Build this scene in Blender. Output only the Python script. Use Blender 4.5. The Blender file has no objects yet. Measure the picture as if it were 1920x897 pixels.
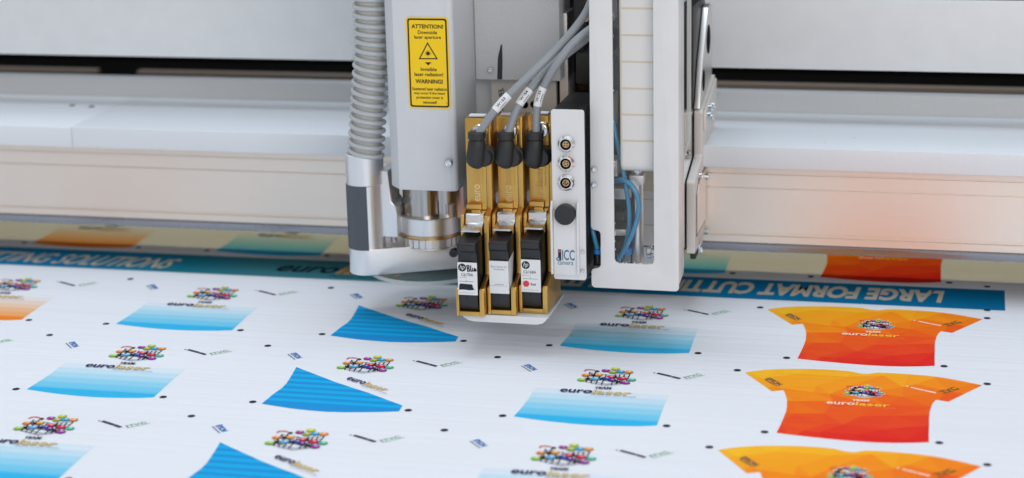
import bpy, bmesh, math, random
import numpy as np
from mathutils import Vector, Matrix
from mathutils.geometry import delaunay_2d_cdt
random.seed(7)
C = bpy.context.scene.collection

# ------------------------------------------------------------------ camera
CAM_H = 600.0                      # everything below is written in millimetres
PP = np.array([960.0, 448.5])
_vx = np.array([-14600.0, -180.0]) - PP
_vy = np.array([1850.0, -590.0]) - PP
FOC = float(np.sqrt(-(_vx @ _vy)))
_X = np.array([-_vx[0], -_vx[1], -FOC]); _X /= np.linalg.norm(_X)
_Y = np.array([_vy[0], _vy[1], FOC]); _Y /= np.linalg.norm(_Y)
_Z = np.cross(_X, _Y)
ROT = np.array([_X, _Y, _Z])

def pp(px, py, Y):
    """world (x, z) in mm of a measured point that lies on the plane y = Y"""
    d = ROT @ np.array([(px - PP[0]) / FOC, (py - PP[1]) / FOC, 1.0])
    t = Y / d[1]
    return float(d[0] * t), float(CAM_H + d[2] * t)

cam_d = bpy.data.cameras.new("camera")
cam = bpy.data.objects.new("camera", cam_d); C.objects.link(cam)
m = Matrix(((ROT[0, 0], -ROT[0, 1], -ROT[0, 2], 0),
            (ROT[1, 0], -ROT[1, 1], -ROT[1, 2], 0),
            (ROT[2, 0], -ROT[2, 1], -ROT[2, 2], CAM_H / 1000),
            (0, 0, 0, 1)))
cam.matrix_world = m
cam_d.sensor_width = 36; cam_d.lens = FOC / 1920 * 36
cam_d.clip_start = 0.05; cam_d.clip_end = 60
cam_d.dof.use_dof = True; cam_d.dof.focus_distance = 1.815; cam_d.dof.aperture_fstop = 3.6
cam_d.dof.aperture_blades = 9
sc = bpy.context.scene
sc.camera = cam
sc.view_settings.view_transform = 'Standard'; sc.view_settings.look = 'None'
sc.view_settings.exposure = 0.06; sc.view_settings.gamma = 1.0
try:
    sc.cycles.max_bounces = 10; sc.cycles.transparent_max_bounces = 12
    sc.cycles.caustics_reflective = False; sc.cycles.caustics_refractive = False
    sc.cycles.sample_clamp_indirect = 4
except Exception: pass

# ------------------------------------------------------------------ world: the hall around the machine
w = bpy.data.worlds.new("World"); sc.world = w; w.use_nodes = True
nt = w.node_tree; nt.nodes.clear()
out = nt.nodes.new('ShaderNodeOutputWorld'); bg = nt.nodes.new('ShaderNodeBackground')
tc = nt.nodes.new('ShaderNodeTexCoord'); sep = nt.nodes.new('ShaderNodeSeparateXYZ')
rz = nt.nodes.new('ShaderNodeValToRGB')          # floor dark, hall bright, ceiling bright
rz.color_ramp.elements[0].position = 0.30; rz.color_ramp.elements[0].color = (0.30, 0.27, 0.25, 1)
rz.color_ramp.elements[1].position = 0.56; rz.color_ramp.elements[1].color = (0.62, 0.61, 0.60, 1)
e = rz.color_ramp.elements.new(0.47); e.color = (0.45, 0.42, 0.40, 1)
e = rz.color_ramp.elements.new(0.85); e.color = (0.86, 0.90, 0.96, 1)
ma = nt.nodes.new('ShaderNodeMath'); ma.operation = 'MULTIPLY_ADD'; ma.inputs[1].default_value = .5; ma.inputs[2].default_value = .5
mp = nt.nodes.new('ShaderNodeMapping'); mp.inputs['Scale'].default_value = (3.2, 3.2, .5)
nz = nt.nodes.new('ShaderNodeTexNoise'); nz.inputs['Scale'].default_value = 1.6; nz.inputs['Detail'].default_value = 1.5
rn = nt.nodes.new('ShaderNodeValToRGB')
rn.color_ramp.elements[0].position = .40; rn.color_ramp.elements[0].color = (.14, .12, .10, 1)
rn.color_ramp.elements[1].position = .56; rn.color_ramp.elements[1].color = (1.65, 1.65, 1.65, 1)
mx = nt.nodes.new('ShaderNodeMix'); mx.data_type = 'RGBA'; mx.blend_type = 'MULTIPLY'; mx.inputs[0].default_value = 1
L = nt.links.new
L(tc.outputs['Generated'], sep.inputs[0]); L(sep.outputs['Z'], ma.inputs[0]); L(ma.outputs[0], rz.inputs[0])
L(tc.outputs['Generated'], mp.inputs[0]); L(mp.outputs[0], nz.inputs['Vector']); L(nz.outputs[0], rn.inputs[0])
L(rz.outputs[0], mx.inputs[6]); L(rn.outputs[0], mx.inputs[7]); L(mx.outputs[2], bg.inputs[0])
bg.inputs[1].default_value = 0.72; L(bg.outputs[0], out.inputs[0])

def area(name, loc, target, sx, sy, power, col):
    l = bpy.data.lights.new(name, 'AREA'); l.shape = 'RECTANGLE'; l.size = sx; l.size_y = sy
    l.energy = power; l.color = col
    o = bpy.data.objects.new(name, l); C.objects.link(o); o.location = loc
    o.rotation_euler = (Vector(target) - Vector(loc)).to_track_quat('-Z', 'Y').to_euler(); return o
area("ceiling_light_bank", (-0.5, 1.95, 2.6), (-0.5, 1.9, 0), 1.7, 0.8, 25, (0.76, 0.89, 1.0))
area("front_fill_light", (1.3, -1.4, 1.25), (-0.4, 1.9, 0.2), 2.6, 1.2, 40, (1.0, 0.95, 0.90))  # added warm fill from low in front; lifts the upright faces
area("unseen_yellow_fill", (-0.5, 2.036, 0.128), (-0.5, 2.06, 0), 1.9, 0.012, 0.37, (1.0, 0.88, 0.44))  # added yellow light hidden under the cover; tints fabric behind the beam

# ------------------------------------------------------------------ materials
def s2l(c):
    return tuple((v / 255 / 12.92) if v / 255 <= .04045 else ((v / 255 + .055) / 1.055) ** 2.4 for v in c)

def mat(name, col, rough=.5, metal=0., bump=0., bscale=800., bstretch=(1, 1, 1), aniso=0., spec=.5, coat=0.,
        vary=0., trans=0., alpha=1., attr=False, rvary=0.):
    M = bpy.data.materials.new(name); M.use_nodes = True; n = M.node_tree; b = n.nodes['Principled BSDF']
    b.inputs['Base Color'].default_value = (*col, 1); b.inputs['Roughness'].default_value = rough
    b.inputs['Metallic'].default_value = metal; b.inputs['Specular IOR Level'].default_value = spec
    b.inputs['Coat Weight'].default_value = coat; b.inputs['Anisotropic'].default_value = aniso
    b.inputs['Transmission Weight'].default_value = trans; b.inputs['Alpha'].default_value = alpha
    t = n.nodes.new('ShaderNodeTexCoord'); mpn = n.nodes.new('ShaderNodeMapping'); mpn.inputs['Scale'].default_value = bstretch
    n.links.new(t.outputs['Object'], mpn.inputs[0])
    src = None
    if attr:
        a = n.nodes.new('ShaderNodeAttribute'); a.attribute_name = 'ink'; src = a.outputs['Color']
    if vary:
        q = n.nodes.new('ShaderNodeTexNoise'); q.inputs['Scale'].default_value = 40; q.inputs['Detail'].default_value = 5
        n.links.new(mpn.outputs[0], q.inputs['Vector'])
        r = n.nodes.new('ShaderNodeMapRange'); r.inputs[1].default_value = .3; r.inputs[2].default_value = .7
        r.inputs[3].default_value = 1 - vary; r.inputs[4].default_value = 1 + vary * .4
        n.links.new(q.outputs[0], r.inputs[0])
        x = n.nodes.new('ShaderNodeMix'); x.data_type = 'RGBA'; x.blend_type = 'MULTIPLY'; x.inputs[0].default_value = 1
        if src is not None: n.links.new(src, x.inputs[6])
        else: x.inputs[6].default_value = (*col, 1)
        n.links.new(r.outputs[0], x.inputs[7]); src = x.outputs[2]
    if src is not None: n.links.new(src, b.inputs['Base Color'])
    if rvary:
        q = n.nodes.new('ShaderNodeTexNoise'); q.inputs['Scale'].default_value = 25; q.inputs['Detail'].default_value = 6
        n.links.new(mpn.outputs[0], q.inputs['Vector'])
        r = n.nodes.new('ShaderNodeMapRange'); r.inputs[1].default_value = .3; r.inputs[2].default_value = .7
        r.inputs[3].default_value = rough - rvary; r.inputs[4].default_value = rough + rvary
        n.links.new(q.outputs[0], r.inputs[0]); n.links.new(r.outputs[0], b.inputs['Roughness'])
    if bump:
        q = n.nodes.new('ShaderNodeTexNoise'); q.inputs['Scale'].default_value = bscale; q.inputs['Detail'].default_value = 2
        n.links.new(mpn.outputs[0], q.inputs['Vector'])
        u = n.nodes.new('ShaderNodeBump'); u.inputs['Strength'].default_value = bump; u.inputs['Distance'].default_value = .0006
        n.links.new(q.outputs[0], u.inputs['Height']); n.links.new(u.outputs[0], b.inputs['Normal'])
    return M

M = {}
M['powder'] = mat('light_grey_powder_coat', (.66, .675, .70), .42, bump=.35, bscale=420, vary=.025)
M['powder_b'] = mat('grey_textured_powder_coat', (.58, .59, .60), .40, bump=.6, bscale=330)
M['hood'] = mat('grey_hood_paint', (.72, .735, .75), .45, bump=.15, bscale=500, vary=.03)
M['cover'] = mat('white_beam_cover_paint', (.74, .775, .82), .33, bump=.45, bscale=480)
M['panelw'] = mat('white_panel_paint', (.74, .745, .755), .35, bump=.08, bscale=500, vary=.03, rvary=.07)
M['beam'] = mat('brushed_beam_aluminium', (.86, .775, .70), .46, 1., bump=.25, bscale=300, bstretch=(.02, 1, 4), rvary=.03)
M['beam_dark'] = mat('dark_anodised_lip', (.33, .34, .38), .28, .9, rvary=.04)
M['alu'] = mat('brushed_aluminium', (.82, .82, .83), .38, 1., bump=.25, bscale=500, bstretch=(1, 1, .04), rvary=.05)
M['plate'] = mat('bead_blasted_plate', (.74, .70, .67), .55, .35, bump=.1, bscale=600, vary=.05)
M['alu_flat'] = mat('milled_aluminium', (.80, .78, .76), .42, 1., rvary=.05, vary=.06)
M['steel'] = mat('turned_nickel_steel', (.46, .43, .41), .20, 1., rvary=.03)
M['chrome'] = mat('polished_chrome', (.80, .81, .83), .12, 1.)
M['satin'] = mat('satin_steel', (.80, .80, .81), .26, 1., rvary=.04)
M['zinc'] = mat('zinc_plated_steel', (.70, .74, .78), .22, 1.)
M['gold'] = mat('gold_anodised_aluminium', (.70, .425, .12), .36, 1., rvary=.05, vary=.07, bump=.1, bscale=900)
M['brass'] = mat('brass', (.62, .42, .22), .32, 1.)
M['black'] = mat('black_plastic', (.018, .018, .02), .42, bump=.3, bscale=500, rvary=.06)
M['blackm'] = mat('matt_black_paint', (.008, .008, .008), .45, spec=.25, rvary=.08)
M['blackg'] = mat('black_glossy_paint', (.010, .010, .011), .12)
M['rubber'] = mat('black_rubber', (.022, .022, .023), .5, bump=.2, bscale=400, rvary=.08)
M['dark'] = mat('dark_interior_and_shade', (.004, .0036, .0034), .8, spec=.05)  # near-black for interior surfaces and for pieces that stand in for shade
M['tan'] = mat('tan_rail_paint', (.28, .22, .18), .5)
M['slate'] = mat('slate_grey_sleeve', (.075, .085, .105), .45, bump=.3, bscale=300, bstretch=(1, 1, .05), rvary=.08)
M['cable'] = mat('grey_cable_sheath', (.27, .29, .315), .42, rvary=.06)
M['white'] = mat('white_paper_label', (.78, .79, .80), .5)
M['ink'] = mat('printed_ink', (1, 1, 1), .55, attr=True)
M['sign'] = mat('glossy_printed_ink', (1, 1, 1), .35, attr=True)
M['coil'] = mat('pale_grey_hose_coil', (.47, .49, .51), .26, coat=.3)
M['blue'] = mat('blue_air_tube', (.03, .27, .50), .25, coat=.5)
M['bluep'] = mat('blue_plastic', (.03, .22, .62), .35)
M['belt'] = mat('cream_label_liner', (.74, .67, .50), .5)
M['beltw'] = mat('blank_white_label', (.84, .83, .82), .45)

def clear(name, col, mixf, rough=.05):
    X = bpy.data.materials.new(name); X.use_nodes = True; n = X.node_tree; n.nodes.clear()
    o = n.nodes.new('ShaderNodeOutputMaterial'); t = n.nodes.new('ShaderNodeBsdfTransparent'); t.inputs[0].default_value = (*col, 1)
    g = n.nodes.new('ShaderNodeBsdfPrincipled'); g.inputs['Base Color'].default_value = (.7, .72, .7, 1); g.inputs['Roughness'].default_value = rough
    x = n.nodes.new('ShaderNodeMixShader'); x.inputs[0].default_value = mixf
    n.links.new(t.outputs[0], x.inputs[1]); n.links.new(g.outputs[0], x.inputs[2]); n.links.new(x.outputs[0], o.inputs[0]); return X
M['film'] = clear('clear_hose_film', (.95, .93, .86), .42, .25)
M['pane'] = clear('clear_window_pane', (.98, .98, .98), .035, .03)
M['acry'] = clear('clear_acrylic', (.88, .90, .90), .12, .05)
M['acry_e'] = clear('clear_acrylic_edge', (.90, .93, .92), .6, .12)

# fabric: fine horizontal ribs and shallow ripples
def fabric_mat(name, attr):
    X = mat(name, s2l((232, 234, 240)), .62, attr=attr, spec=.15); n = X.node_tree; b = n.nodes['Principled BSDF']
    g = n.nodes.new('ShaderNodeNewGeometry')
    outs = []
    for sc_, dist, st, strength in (((1.6, 120, 1), .3, 1, .55), ((3, 16, 1), .3, 2, 1.5)):
        m1 = n.nodes.new('ShaderNodeMapping'); m1.inputs['Scale'].default_value = sc_
        q = n.nodes.new('ShaderNodeTexNoise'); q.inputs['Scale'].default_value = 1.0; q.inputs['Detail'].default_value = 3
        n.links.new(g.outputs['Position'], m1.inputs[0]); n.links.new(m1.outputs[0], q.inputs['Vector'])
        mm = n.nodes.new('ShaderNodeMath'); mm.operation = 'MULTIPLY'; mm.inputs[1].default_value = strength
        n.links.new(q.outputs[0], mm.inputs[0]); outs.append(mm)
    ad = n.nodes.new('ShaderNodeMath'); ad.operation = 'ADD'
    n.links.new(outs[0].outputs[0], ad.inputs[0]); n.links.new(outs[1].outputs[0], ad.inputs[1])
    u = n.nodes.new('ShaderNodeBump'); u.inputs['Strength'].default_value = .8; u.inputs['Distance'].default_value = .0017
    n.links.new(ad.outputs[0], u.inputs['Height']); n.links.new(u.outputs[0], b.inputs['Normal'])
    return X
M['fabric'] = fabric_mat('white_ribbed_polyester', False)
M['fink'] = fabric_mat('dye_printed_polyester', True)

# ------------------------------------------------------------------ mesh helpers (mm in, metres out)
def V(*a): return Vector(a)
class B:
    def __init__(s): s.b = bmesh.new(); s.mats = []; s.cur = 0
    def mat(s, m_):
        if m_ not in s.mats: s.mats.append(m_)
        s.cur = s.mats.index(m_); return s
    def face(s, vs):
        try:
            f = s.b.faces.new(vs); f.material_index = s.cur; return f
        except ValueError: return None
    def prism(s, pts, f0, f1):
        a = [s.b.verts.new(f0(*p)) for p in pts]; c = [s.b.verts.new(f1(*p)) for p in pts]
        s.face(a[::-1]); s.face(c)
        for i in range(len(pts)):
            j = (i + 1) % len(pts); s.face([a[i], a[j], c[j], c[i]])
        return s
    def xz(s, pts, y0, y1): return s.prism(pts, lambda x, z: (x, y0, z), lambda x, z: (x, y1, z))
    def yz(s, pts, x0, x1): return s.prism(pts, lambda y, z: (x0, y, z), lambda y, z: (x1, y, z))
    def xy(s, pts, z0, z1): return s.prism(pts, lambda x, y: (x, y, z0), lambda x, y: (x, y, z1))
    def box(s, x0, x1, y0, y1, z0, z1): return s.xy([(x0, y0), (x1, y0), (x1, y1), (x0, y1)], z0, z1)
    def lathe(s, prof, origin, axis, n=40, cap=True, arc=None):
        """prof: list of (r, t) along axis"""
        ax = Vector(axis).normalized(); u = ax.orthogonal().normalized()
        if abs(ax.z) > .9: u = Vector((1, 0, 0))
        v = ax.cross(u); O = Vector(origin); rings = []
        a0, a1 = arc or (0, 2 * math.pi); k = n if not arc else n + 1
        for r, t in prof:
            rings.append([s.b.verts.new(O + ax * t + (u * math.cos(a) + v * math.sin(a)) * r)
                          for a in [a0 + (a1 - a0) * i / n for i in range(k)]])
        for A, D in zip(rings, rings[1:]):
            for i in range(n):
                j = (i + 1) % k
                s.face([A[i], A[j], D[j], D[i]])
        if cap and not arc:
            s.face(rings[0][::-1]); s.face(rings[-1])
        return s
    def cyl(s, p0, p1, r, n=28, r1=None):
        p0 = Vector(p0); p1 = Vector(p1); d = p1 - p0
        return s.lathe([(r, 0), (r if r1 is None else r1, d.length)], p0, d, n)
    def tube(s, pts, r, n=14, caps=True):
        pts = [Vector(p) for p in pts]; rings = []; up = Vector((0, 1, 0)); prev = None
        rr = r if isinstance(r, (list, tuple)) else [r] * len(pts)
        for i, p in enumerate(pts):
            t = (pts[min(i + 1, len(pts) - 1)] - pts[max(i - 1, 0)]).normalized()
            if prev is None: u = t.cross(up).normalized() if abs(t.dot(up)) < .95 else t.orthogonal().normalized()
            else: u = (prev - t * prev.dot(t)).normalized()
            prev = u; v = t.cross(u)
            rings.append([s.b.verts.new(p + (u * math.cos(2 * math.pi * k / n) + v * math.sin(2 * math.pi * k / n)) * rr[i]) for k in range(n)])
        for A, D in zip(rings, rings[1:]):
            for i in range(n): s.face([A[i], A[(i + 1) % n], D[(i + 1) % n], D[i]])
        if caps: s.face(rings[0][::-1]); s.face(rings[-1])
        return s

def spline(ctrl, n=10):
    P = [Vector(c) for c in ctrl]; P = [P[0] * 2 - P[1]] + P + [P[-1] * 2 - P[-2]]; o = []
    for i in range(1, len(P) - 2):
        for k in range(n):
            t = k / n; a, b, c, d = P[i - 1:i + 3]
            o.append(.5 * ((2 * b) + (c - a) * t + (2 * a - 5 * b + 4 * c - d) * t * t + (3 * b - a - 3 * c + d) * t ** 3))
    o.append(P[-2]); return o

def rrect(x0, x1, z0, z1, r, n=5, corners=(1, 1, 1, 1)):
    o = []
    for k, (cx, cz, a) in enumerate(((x1 - r, z0 + r, -90), (x1 - r, z1 - r, 0), (x0 + r, z1 - r, 90), (x0 + r, z0 + r, 180))):
        if not corners[k]:
            o.append(((x1, z0), (x1, z1), (x0, z1), (x0, z0))[k]); continue
        for i in range(n + 1):
            t = math.radians(a + 90 * i / n); o.append((cx + r * math.cos(t), cz + r * math.sin(t)))
    return o

def origin_of(parent): return parent['_o'] if parent is not None and '_o' in parent else (0, 0, 0)

def obj(name, b, m_=None, parent=None, bevel=0., seg=2, smooth=True, label=None, cat=None, group=None, kind=None, ang=32, abs_=None):
    bm = b.b
    bmesh.ops.recalc_face_normals(bm, faces=bm.faces)
    if bevel:
        es = [e_ for e_ in bm.edges if len(e_.link_faces) == 2 and e_.calc_face_angle(0) > math.radians(30)]
        bmesh.ops.bevel(bm, geom=es, offset=bevel, segments=seg, profile=.6, affect='EDGES', clamp_overlap=True)
    if parent is not None: o0 = Vector(abs_ or absorg(parent)); loc = Vector((0, 0, 0))
    else:
        xs = [v.co for v in bm.verts]
        mn = Vector([min(c[i] for c in xs) for i in range(3)]); mxx = Vector([max(c[i] for c in xs) for i in range(3)])
        o0 = Vector(((mn.x + mxx.x) / 2, (mn.y + mxx.y) / 2, mn.z)); loc = o0 / 1000
    for v in bm.verts: v.co = (v.co - o0) / 1000
    me = bpy.data.meshes.new(name); bm.to_mesh(me); bm.free()
    for q in (b.mats or [m_]): me.materials.append(M[q] if isinstance(q, str) else q)
    if smooth:
        for p in me.polygons: p.use_smooth = True
        me.set_sharp_from_angle(angle=math.radians(ang))
    o = bpy.data.objects.new(name, me); C.objects.link(o); o.location = loc
    if parent is not None: o.parent = parent
    tag(o, label, cat, group, kind); return o

def absorg(o):
    v = Vector((0, 0, 0))
    while o is not None: v += o.location * 1000; o = o.parent
    return v
def tag(o, label=None, cat=None, group=None, kind=None):
    if label: o['label'] = label
    if cat: o['category'] = cat
    if group: o['group'] = group
    if kind: o['kind'] = kind
def thing(name, label, cat, loc, group=None):
    o = bpy.data.objects.new(name, None); C.objects.link(o); o.location = Vector(loc) / 1000
    o.empty_display_size = .01; tag(o, label, cat, group); return o

# flat printed artwork: polygons with their own ink colour
_tc = {}
def text_polys(s, bold=0., shear=0.):
    k = (s, bold, shear)
    if k not in _tc:
        cu = bpy.data.curves.new('lettering', 'FONT'); cu.body = s; cu.offset = bold; cu.shear = shear; cu.resolution_u = 3
        o = bpy.data.objects.new('lettering', cu); C.objects.link(o); bpy.context.view_layer.update()
        me = bpy.data.meshes.new_from_object(o.evaluated_get(bpy.context.evaluated_depsgraph_get()))
        vs = [(v.co.x, v.co.y) for v in me.vertices]; fs = [tuple(p.vertices) for p in me.polygons]
        bpy.data.objects.remove(o); bpy.data.curves.remove(cu); bpy.data.meshes.remove(me)
        x0 = min(v[0] for v in vs); x1 = max(v[0] for v in vs); y0 = min(v[1] for v in vs); y1 = max(v[1] for v in vs)
        _tc[k] = ([((a - x0) / (x1 - x0), (b_ - y0) / (y1 - y0)) for a, b_ in vs], fs)
    return _tc[k]

class Art:
    """plane artwork; f maps (u, v, lift) to world mm"""
    def __init__(s, f, step=.05): s.f = f; s.v = []; s.fc = []; s.col = []; s.step = step; s.lift = 0
    def _add(s, pts, faces, col):
        n = len(s.v); s.v += [s.f(a, b_, s.lift) for a, b_ in pts]
        for f_ in faces: s.fc.append(tuple(n + i for i in f_)); s.col.append(col)
    def up(s, k=1): s.lift += s.step * k; return s
    def poly(s, pts, col): s._add(pts, [tuple(range(len(pts)))], s2l(col)); return s
    def rect(s, x0, x1, z0, z1, col): return s.poly([(x0, z0), (x1, z0), (x1, z1), (x0, z1)], col)
    def disc(s, cx, cy, rx, col, ry=None, n=18, rot=0):
        ry = ry or rx; c, d = math.cos(rot), math.sin(rot)
        return s.poly([(cx + rx * math.cos(t) * c - ry * math.sin(t) * d, cy + rx * math.cos(t) * d + ry * math.sin(t) * c)
                       for t in [2 * math.pi * i / n for i in range(n)]], col)
    def text(s, txt, o, a, b_, col, bold=0., shear=0.):
        """fit lettering into the parallelogram o, o+a, o+b"""
        vs, fs = text_polys(txt, bold, shear)
        s._add([(o[0] + u * a[0] + v * b_[0], o[1] + u * a[1] + v * b_[1]) for u, v in vs], fs, s2l(col)); return s
    def textc(s, txt, cx, cz, w_, h_, col, bold=0., shear=0.): return s.text(txt, (cx - w_ / 2, cz - h_ / 2), (w_, 0), (0, h_), col, bold, shear)
    def stroke(s, pts, wd, col):
        for (x0, y0), (x1, y1) in zip(pts, pts[1:]):
            dx, dy = x1 - x0, y1 - y0; l = math.hypot(dx, dy) or 1; nx, ny = -dy / l * wd / 2, dx / l * wd / 2
            ex, ey = dx / l * wd * .3, dy / l * wd * .3
            s.poly([(x0 - nx - ex, y0 - ny - ey), (x1 - nx + ex, y1 - ny + ey), (x1 + nx + ex, y1 + ny + ey), (x0 + nx - ex, y0 + ny - ey)], col)
        return s
    def build(s, name, m_, parent=None, **kw):
        o0 = absorg(parent) if parent is not None else Vector((0, 0, 0))
        me = bpy.data.meshes.new(name)
        me.from_pydata([tuple((Vector(v) - o0) / 1000) for v in s.v], [], s.fc)
        a = me.color_attributes.new('ink', 'FLOAT_COLOR', 'CORNER')
        for p, c in zip(me.polygons, s.col):
            for k, li in enumerate(p.loop_indices):
                cc = c[k] if isinstance(c, list) else c
                a.data[li].color = (*cc, 1)
        me.materials.append(M[m_]); o = bpy.data.objects.new(name, me); C.objects.link(o)
        if parent is not None: o.parent = parent
        tag(o, **kw); return o
def front(Y): return lambda u, v, l: (u, Y - l, v)      # artwork on a face that looks towards -y

def screw(parent, x, y, z, r=3.1, name='screw', axis=(0, -1, 0), m_='zinc', kind=0):
    b = B(); a = Vector(axis)
    b.lathe([(r, 0), (r, r * .5), (r * .82, r * .95), (r * .5, r * 1.0), (r * .45, r * .6), (.02, r * .6)], (x, y, z), a, 20, cap=False)
    return obj(name, b, m_, parent)

# ================================================================== SETTING
b = B().box(-2600, 1500, -200, 4200, -60, -1.5); obj('table', b, 'panelw', kind='structure')
b = B().box(-2600, 1500, 2900, 2960, -1, 1500); obj('backdrop', b, 'dark', kind='structure')

# ================================================================== PRINTED FABRIC
b = B()
b.box(-2300, 900, 300, 2600, -1.0, 0)
fab = obj('printed_fabric', b, 'fabric', smooth=False, label='white polyester sheet printed with shirts and logos lying flat on the cutting table', cat='fabric')

STEP = .12
def table(ox, oy, z=0.12): return lambda u, v, l: (ox + u, oy + v, z + l)

NAVY = (28, 30, 84); GOLD = (208, 168, 62)
BL = [(92.8,-23.5,'arc'),(100.5,-25.0,'k1'),(108.1,-22.1,(172,60,150)),(116.0,-16.2,(205,215,60)),(115.4,-25.6,(160,180,60)),(122.4,-23.3,(60,165,215)),(129.6,-22.5,(245,160,80)),
      (92.4,-37.4,(243,140,40)),(99.1,-35.8,'k'),(104.0,-34.5,(240,165,70)),(91.0,-50.1,(150,205,60)),(96.3,-47.4,'k'),(102.9,-45.9,(90,175,225)),(108.5,-44.5,'k'),
      (112.8,-43.1,(50,80,165)),(116.0,-39.1,(215,25,55)),(119.7,-38.6,'k'),(118.3,-46.6,(95,45,140)),(127.0,-40.8,(225,30,75)),(135.8,-42.7,(85,195,155)),(125.1,-50.0,'k'),(131.8,-51.5,(165,60,165))]
LN = [(94.4,-27.9,95.9,-55.0),(99.3,-27.1,100.7,-56.4),(105.1,-30.7,105.6,-57.8),(110.4,-32.1,110.9,-59.2),(118.7,-30.8,119.8,-57.7),(122.8,-30.1,123.6,-55.9),(126.9,-29.4,127.9,-54.1),(131.6,-27.5,131.6,-49.0)]
CV = [((95.6,-53.9),(105,-57.2),(115.5,-60.5),(123,-56),(130.5,-51.4)),((95.5,-49.4),(115.5,-57.3),(131.2,-46.8)),((94.7,-43),(114,-49),(131.9,-40)),((94.7,-37.0),(113.2,-40.8),(131.9,-33.1)),((94.9,-30.1),(114.9,-33.7),(131.6,-27.5))]
def cluster(a, cx, cy, k, tx, ty, halo=False):
    f = lambda x, y: (tx + (x - cx) * k, ty + (y - cy) * k)
    rnd = random.Random(3)
    if halo:
        for it in BL:
            if it[2] != 'arc': a.disc(*f(it[0], it[1]), 4.9 * k, (245, 240, 235))
        a.poly([f(x, y) for x, y in [(93, -27), (93, -55), (115, -64), (132, -54), (133, -26), (115, -20)]], (245, 240, 235)); a.up()
    for q in LN: a.stroke([f(q[0], q[1]), f(q[2], q[3])], 1.0 * k, (35, 32, 40))
    a.up()
    for c in CV: a.stroke([f(*p) for p in c], .7 * k, (48, 45, 55))
    a.stroke([f(101, -57.5), f(116, -62.5), f(128, -56)], .5 * k, (140, 135, 160))
    a.up()
    for x, y, c in BL:
        if c == 'arc':
            a.stroke([f(88.8, -26), f(90, -22.6), f(93, -21.6), f(97.5, -22.4)], 1.5 * k, (225, 70, 60)); continue
        if c in ('k', 'k1'):
            r = 2.0 if c == 'k1' else 4.0
            for t in range(3):
                an = t * math.pi / 3 + .3; a.stroke([f(x - r * math.cos(an), y - r * math.sin(an)), f(x + r * math.cos(an), y + r * math.sin(an))], 1.25 * k, (20, 18, 24))
            continue
        r = 3.6 + rnd.random() * .5
        a.disc(*f(x, y), r * 1.08 * k, tuple(int(v * .82) for v in c), r * k); a.up()
        a.disc(*f(x - .3, y + .6), r * .95 * k, c, r * .74 * k); a.up()
        a.disc(*f(x + .4, y + 1.2), r * .36 * k, tuple(int(v + (255 - v) * .6) for v in c)); a.up(-2)
    a.up(3)

def wordmark(a, o, ax, bx, c1, c2, c3, tagline=True, outline=True):
    """o = left end of baseline, ax = vector over the whole word, bx = x-height vector"""
    P = lambda u, v: (o[0] + ax[0] * u + bx[0] * v, o[1] + ax[1] * u + bx[1] * v)
    S = lambda w_, h_: ((ax[0] * w_, ax[1] * w_), (bx[0] * h_, bx[1] * h_))
    A_, B_ = S(.455, 1.0); a.text('euro', P(0, 0), A_, B_, c1, bold=.022)
    A_, B_ = S(.54, 1.32)
    a.text('laser', P(.467, 0), A_, B_, c2, bold=.018)
    if outline:
        a.up(); a.text('laser', P(.472, .06), S(.53, 1)[0], S(1, 1.2)[1], tuple(min(255, int(v + (255 - v) * .55)) for v in c2), bold=-.012)
    if tagline:
        A_, B_ = S(.64, .36); a.text('Partner for your success.', P(.47, -.62), A_, B_, c3, bold=.004)
    a.up()

OUT = [(7.6,-5.1),(16,.5),(24.7,4.9),(37,9.2),(50.4,12.0),(64,14.2),(76.4,15.1),(88,15.2),(100,14.2),(105,12),(109.4,9.8),(114,8.8),(118.5,9.3),(123,12.2),(127.3,14.7),(140,15.1),(154.3,14.5),(168,13.6),(180,11.2),(190,8.2),(199.2,4.6),(209,.3),(218.7,-4.2),
       (190.1,-51.4),(179.5,-48.1),(177,-57),(175.7,-67.5),(174.9,-80),(174.8,-92.4),(175.2,-108),(175.4,-123.1),(175.8,-138),(176.2,-150.5),(163,-154),(148.9,-156.8),(134,-158.3),(119.7,-158.5),(104,-157.6),(89.9,-156.1),(77,-154.6),(65.7,-153),(51,-150.5),
       (52.6,-130),(53.6,-109.6),(54,-97),(53.4,-84.6),(52.4,-73),(50.8,-63.1),(48.4,-52),(46.6,-45.8),(36.8,-50.5)]

def bands(a, pts, y0, y1, colf, n):
    """clip a polygon into horizontal strips and colour each through colf"""
    bm = bmesh.new(); bm.faces.new([bm.verts.new((x, y, 0)) for x, y in pts])
    for i in range(1, n):
        y = y0 + (y1 - y0) * i / n
        bmesh.ops.bisect_plane(bm, geom=bm.verts[:] + bm.edges[:] + bm.faces[:], plane_co=(0, y, 0), plane_no=(0, 1, 0))
    for f_ in bm.faces:
        base = len(a.v); a.v += [a.f(v.co.x, v.co.y, a.lift) for v in f_.verts]; a.fc.append(tuple(range(base, base + len(f_.verts))))
        yc = f_.calc_center_median().y
        a.col.append([s2l(colf(v.co.y, yc)) for v in f_.verts])
    bm.free()

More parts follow.
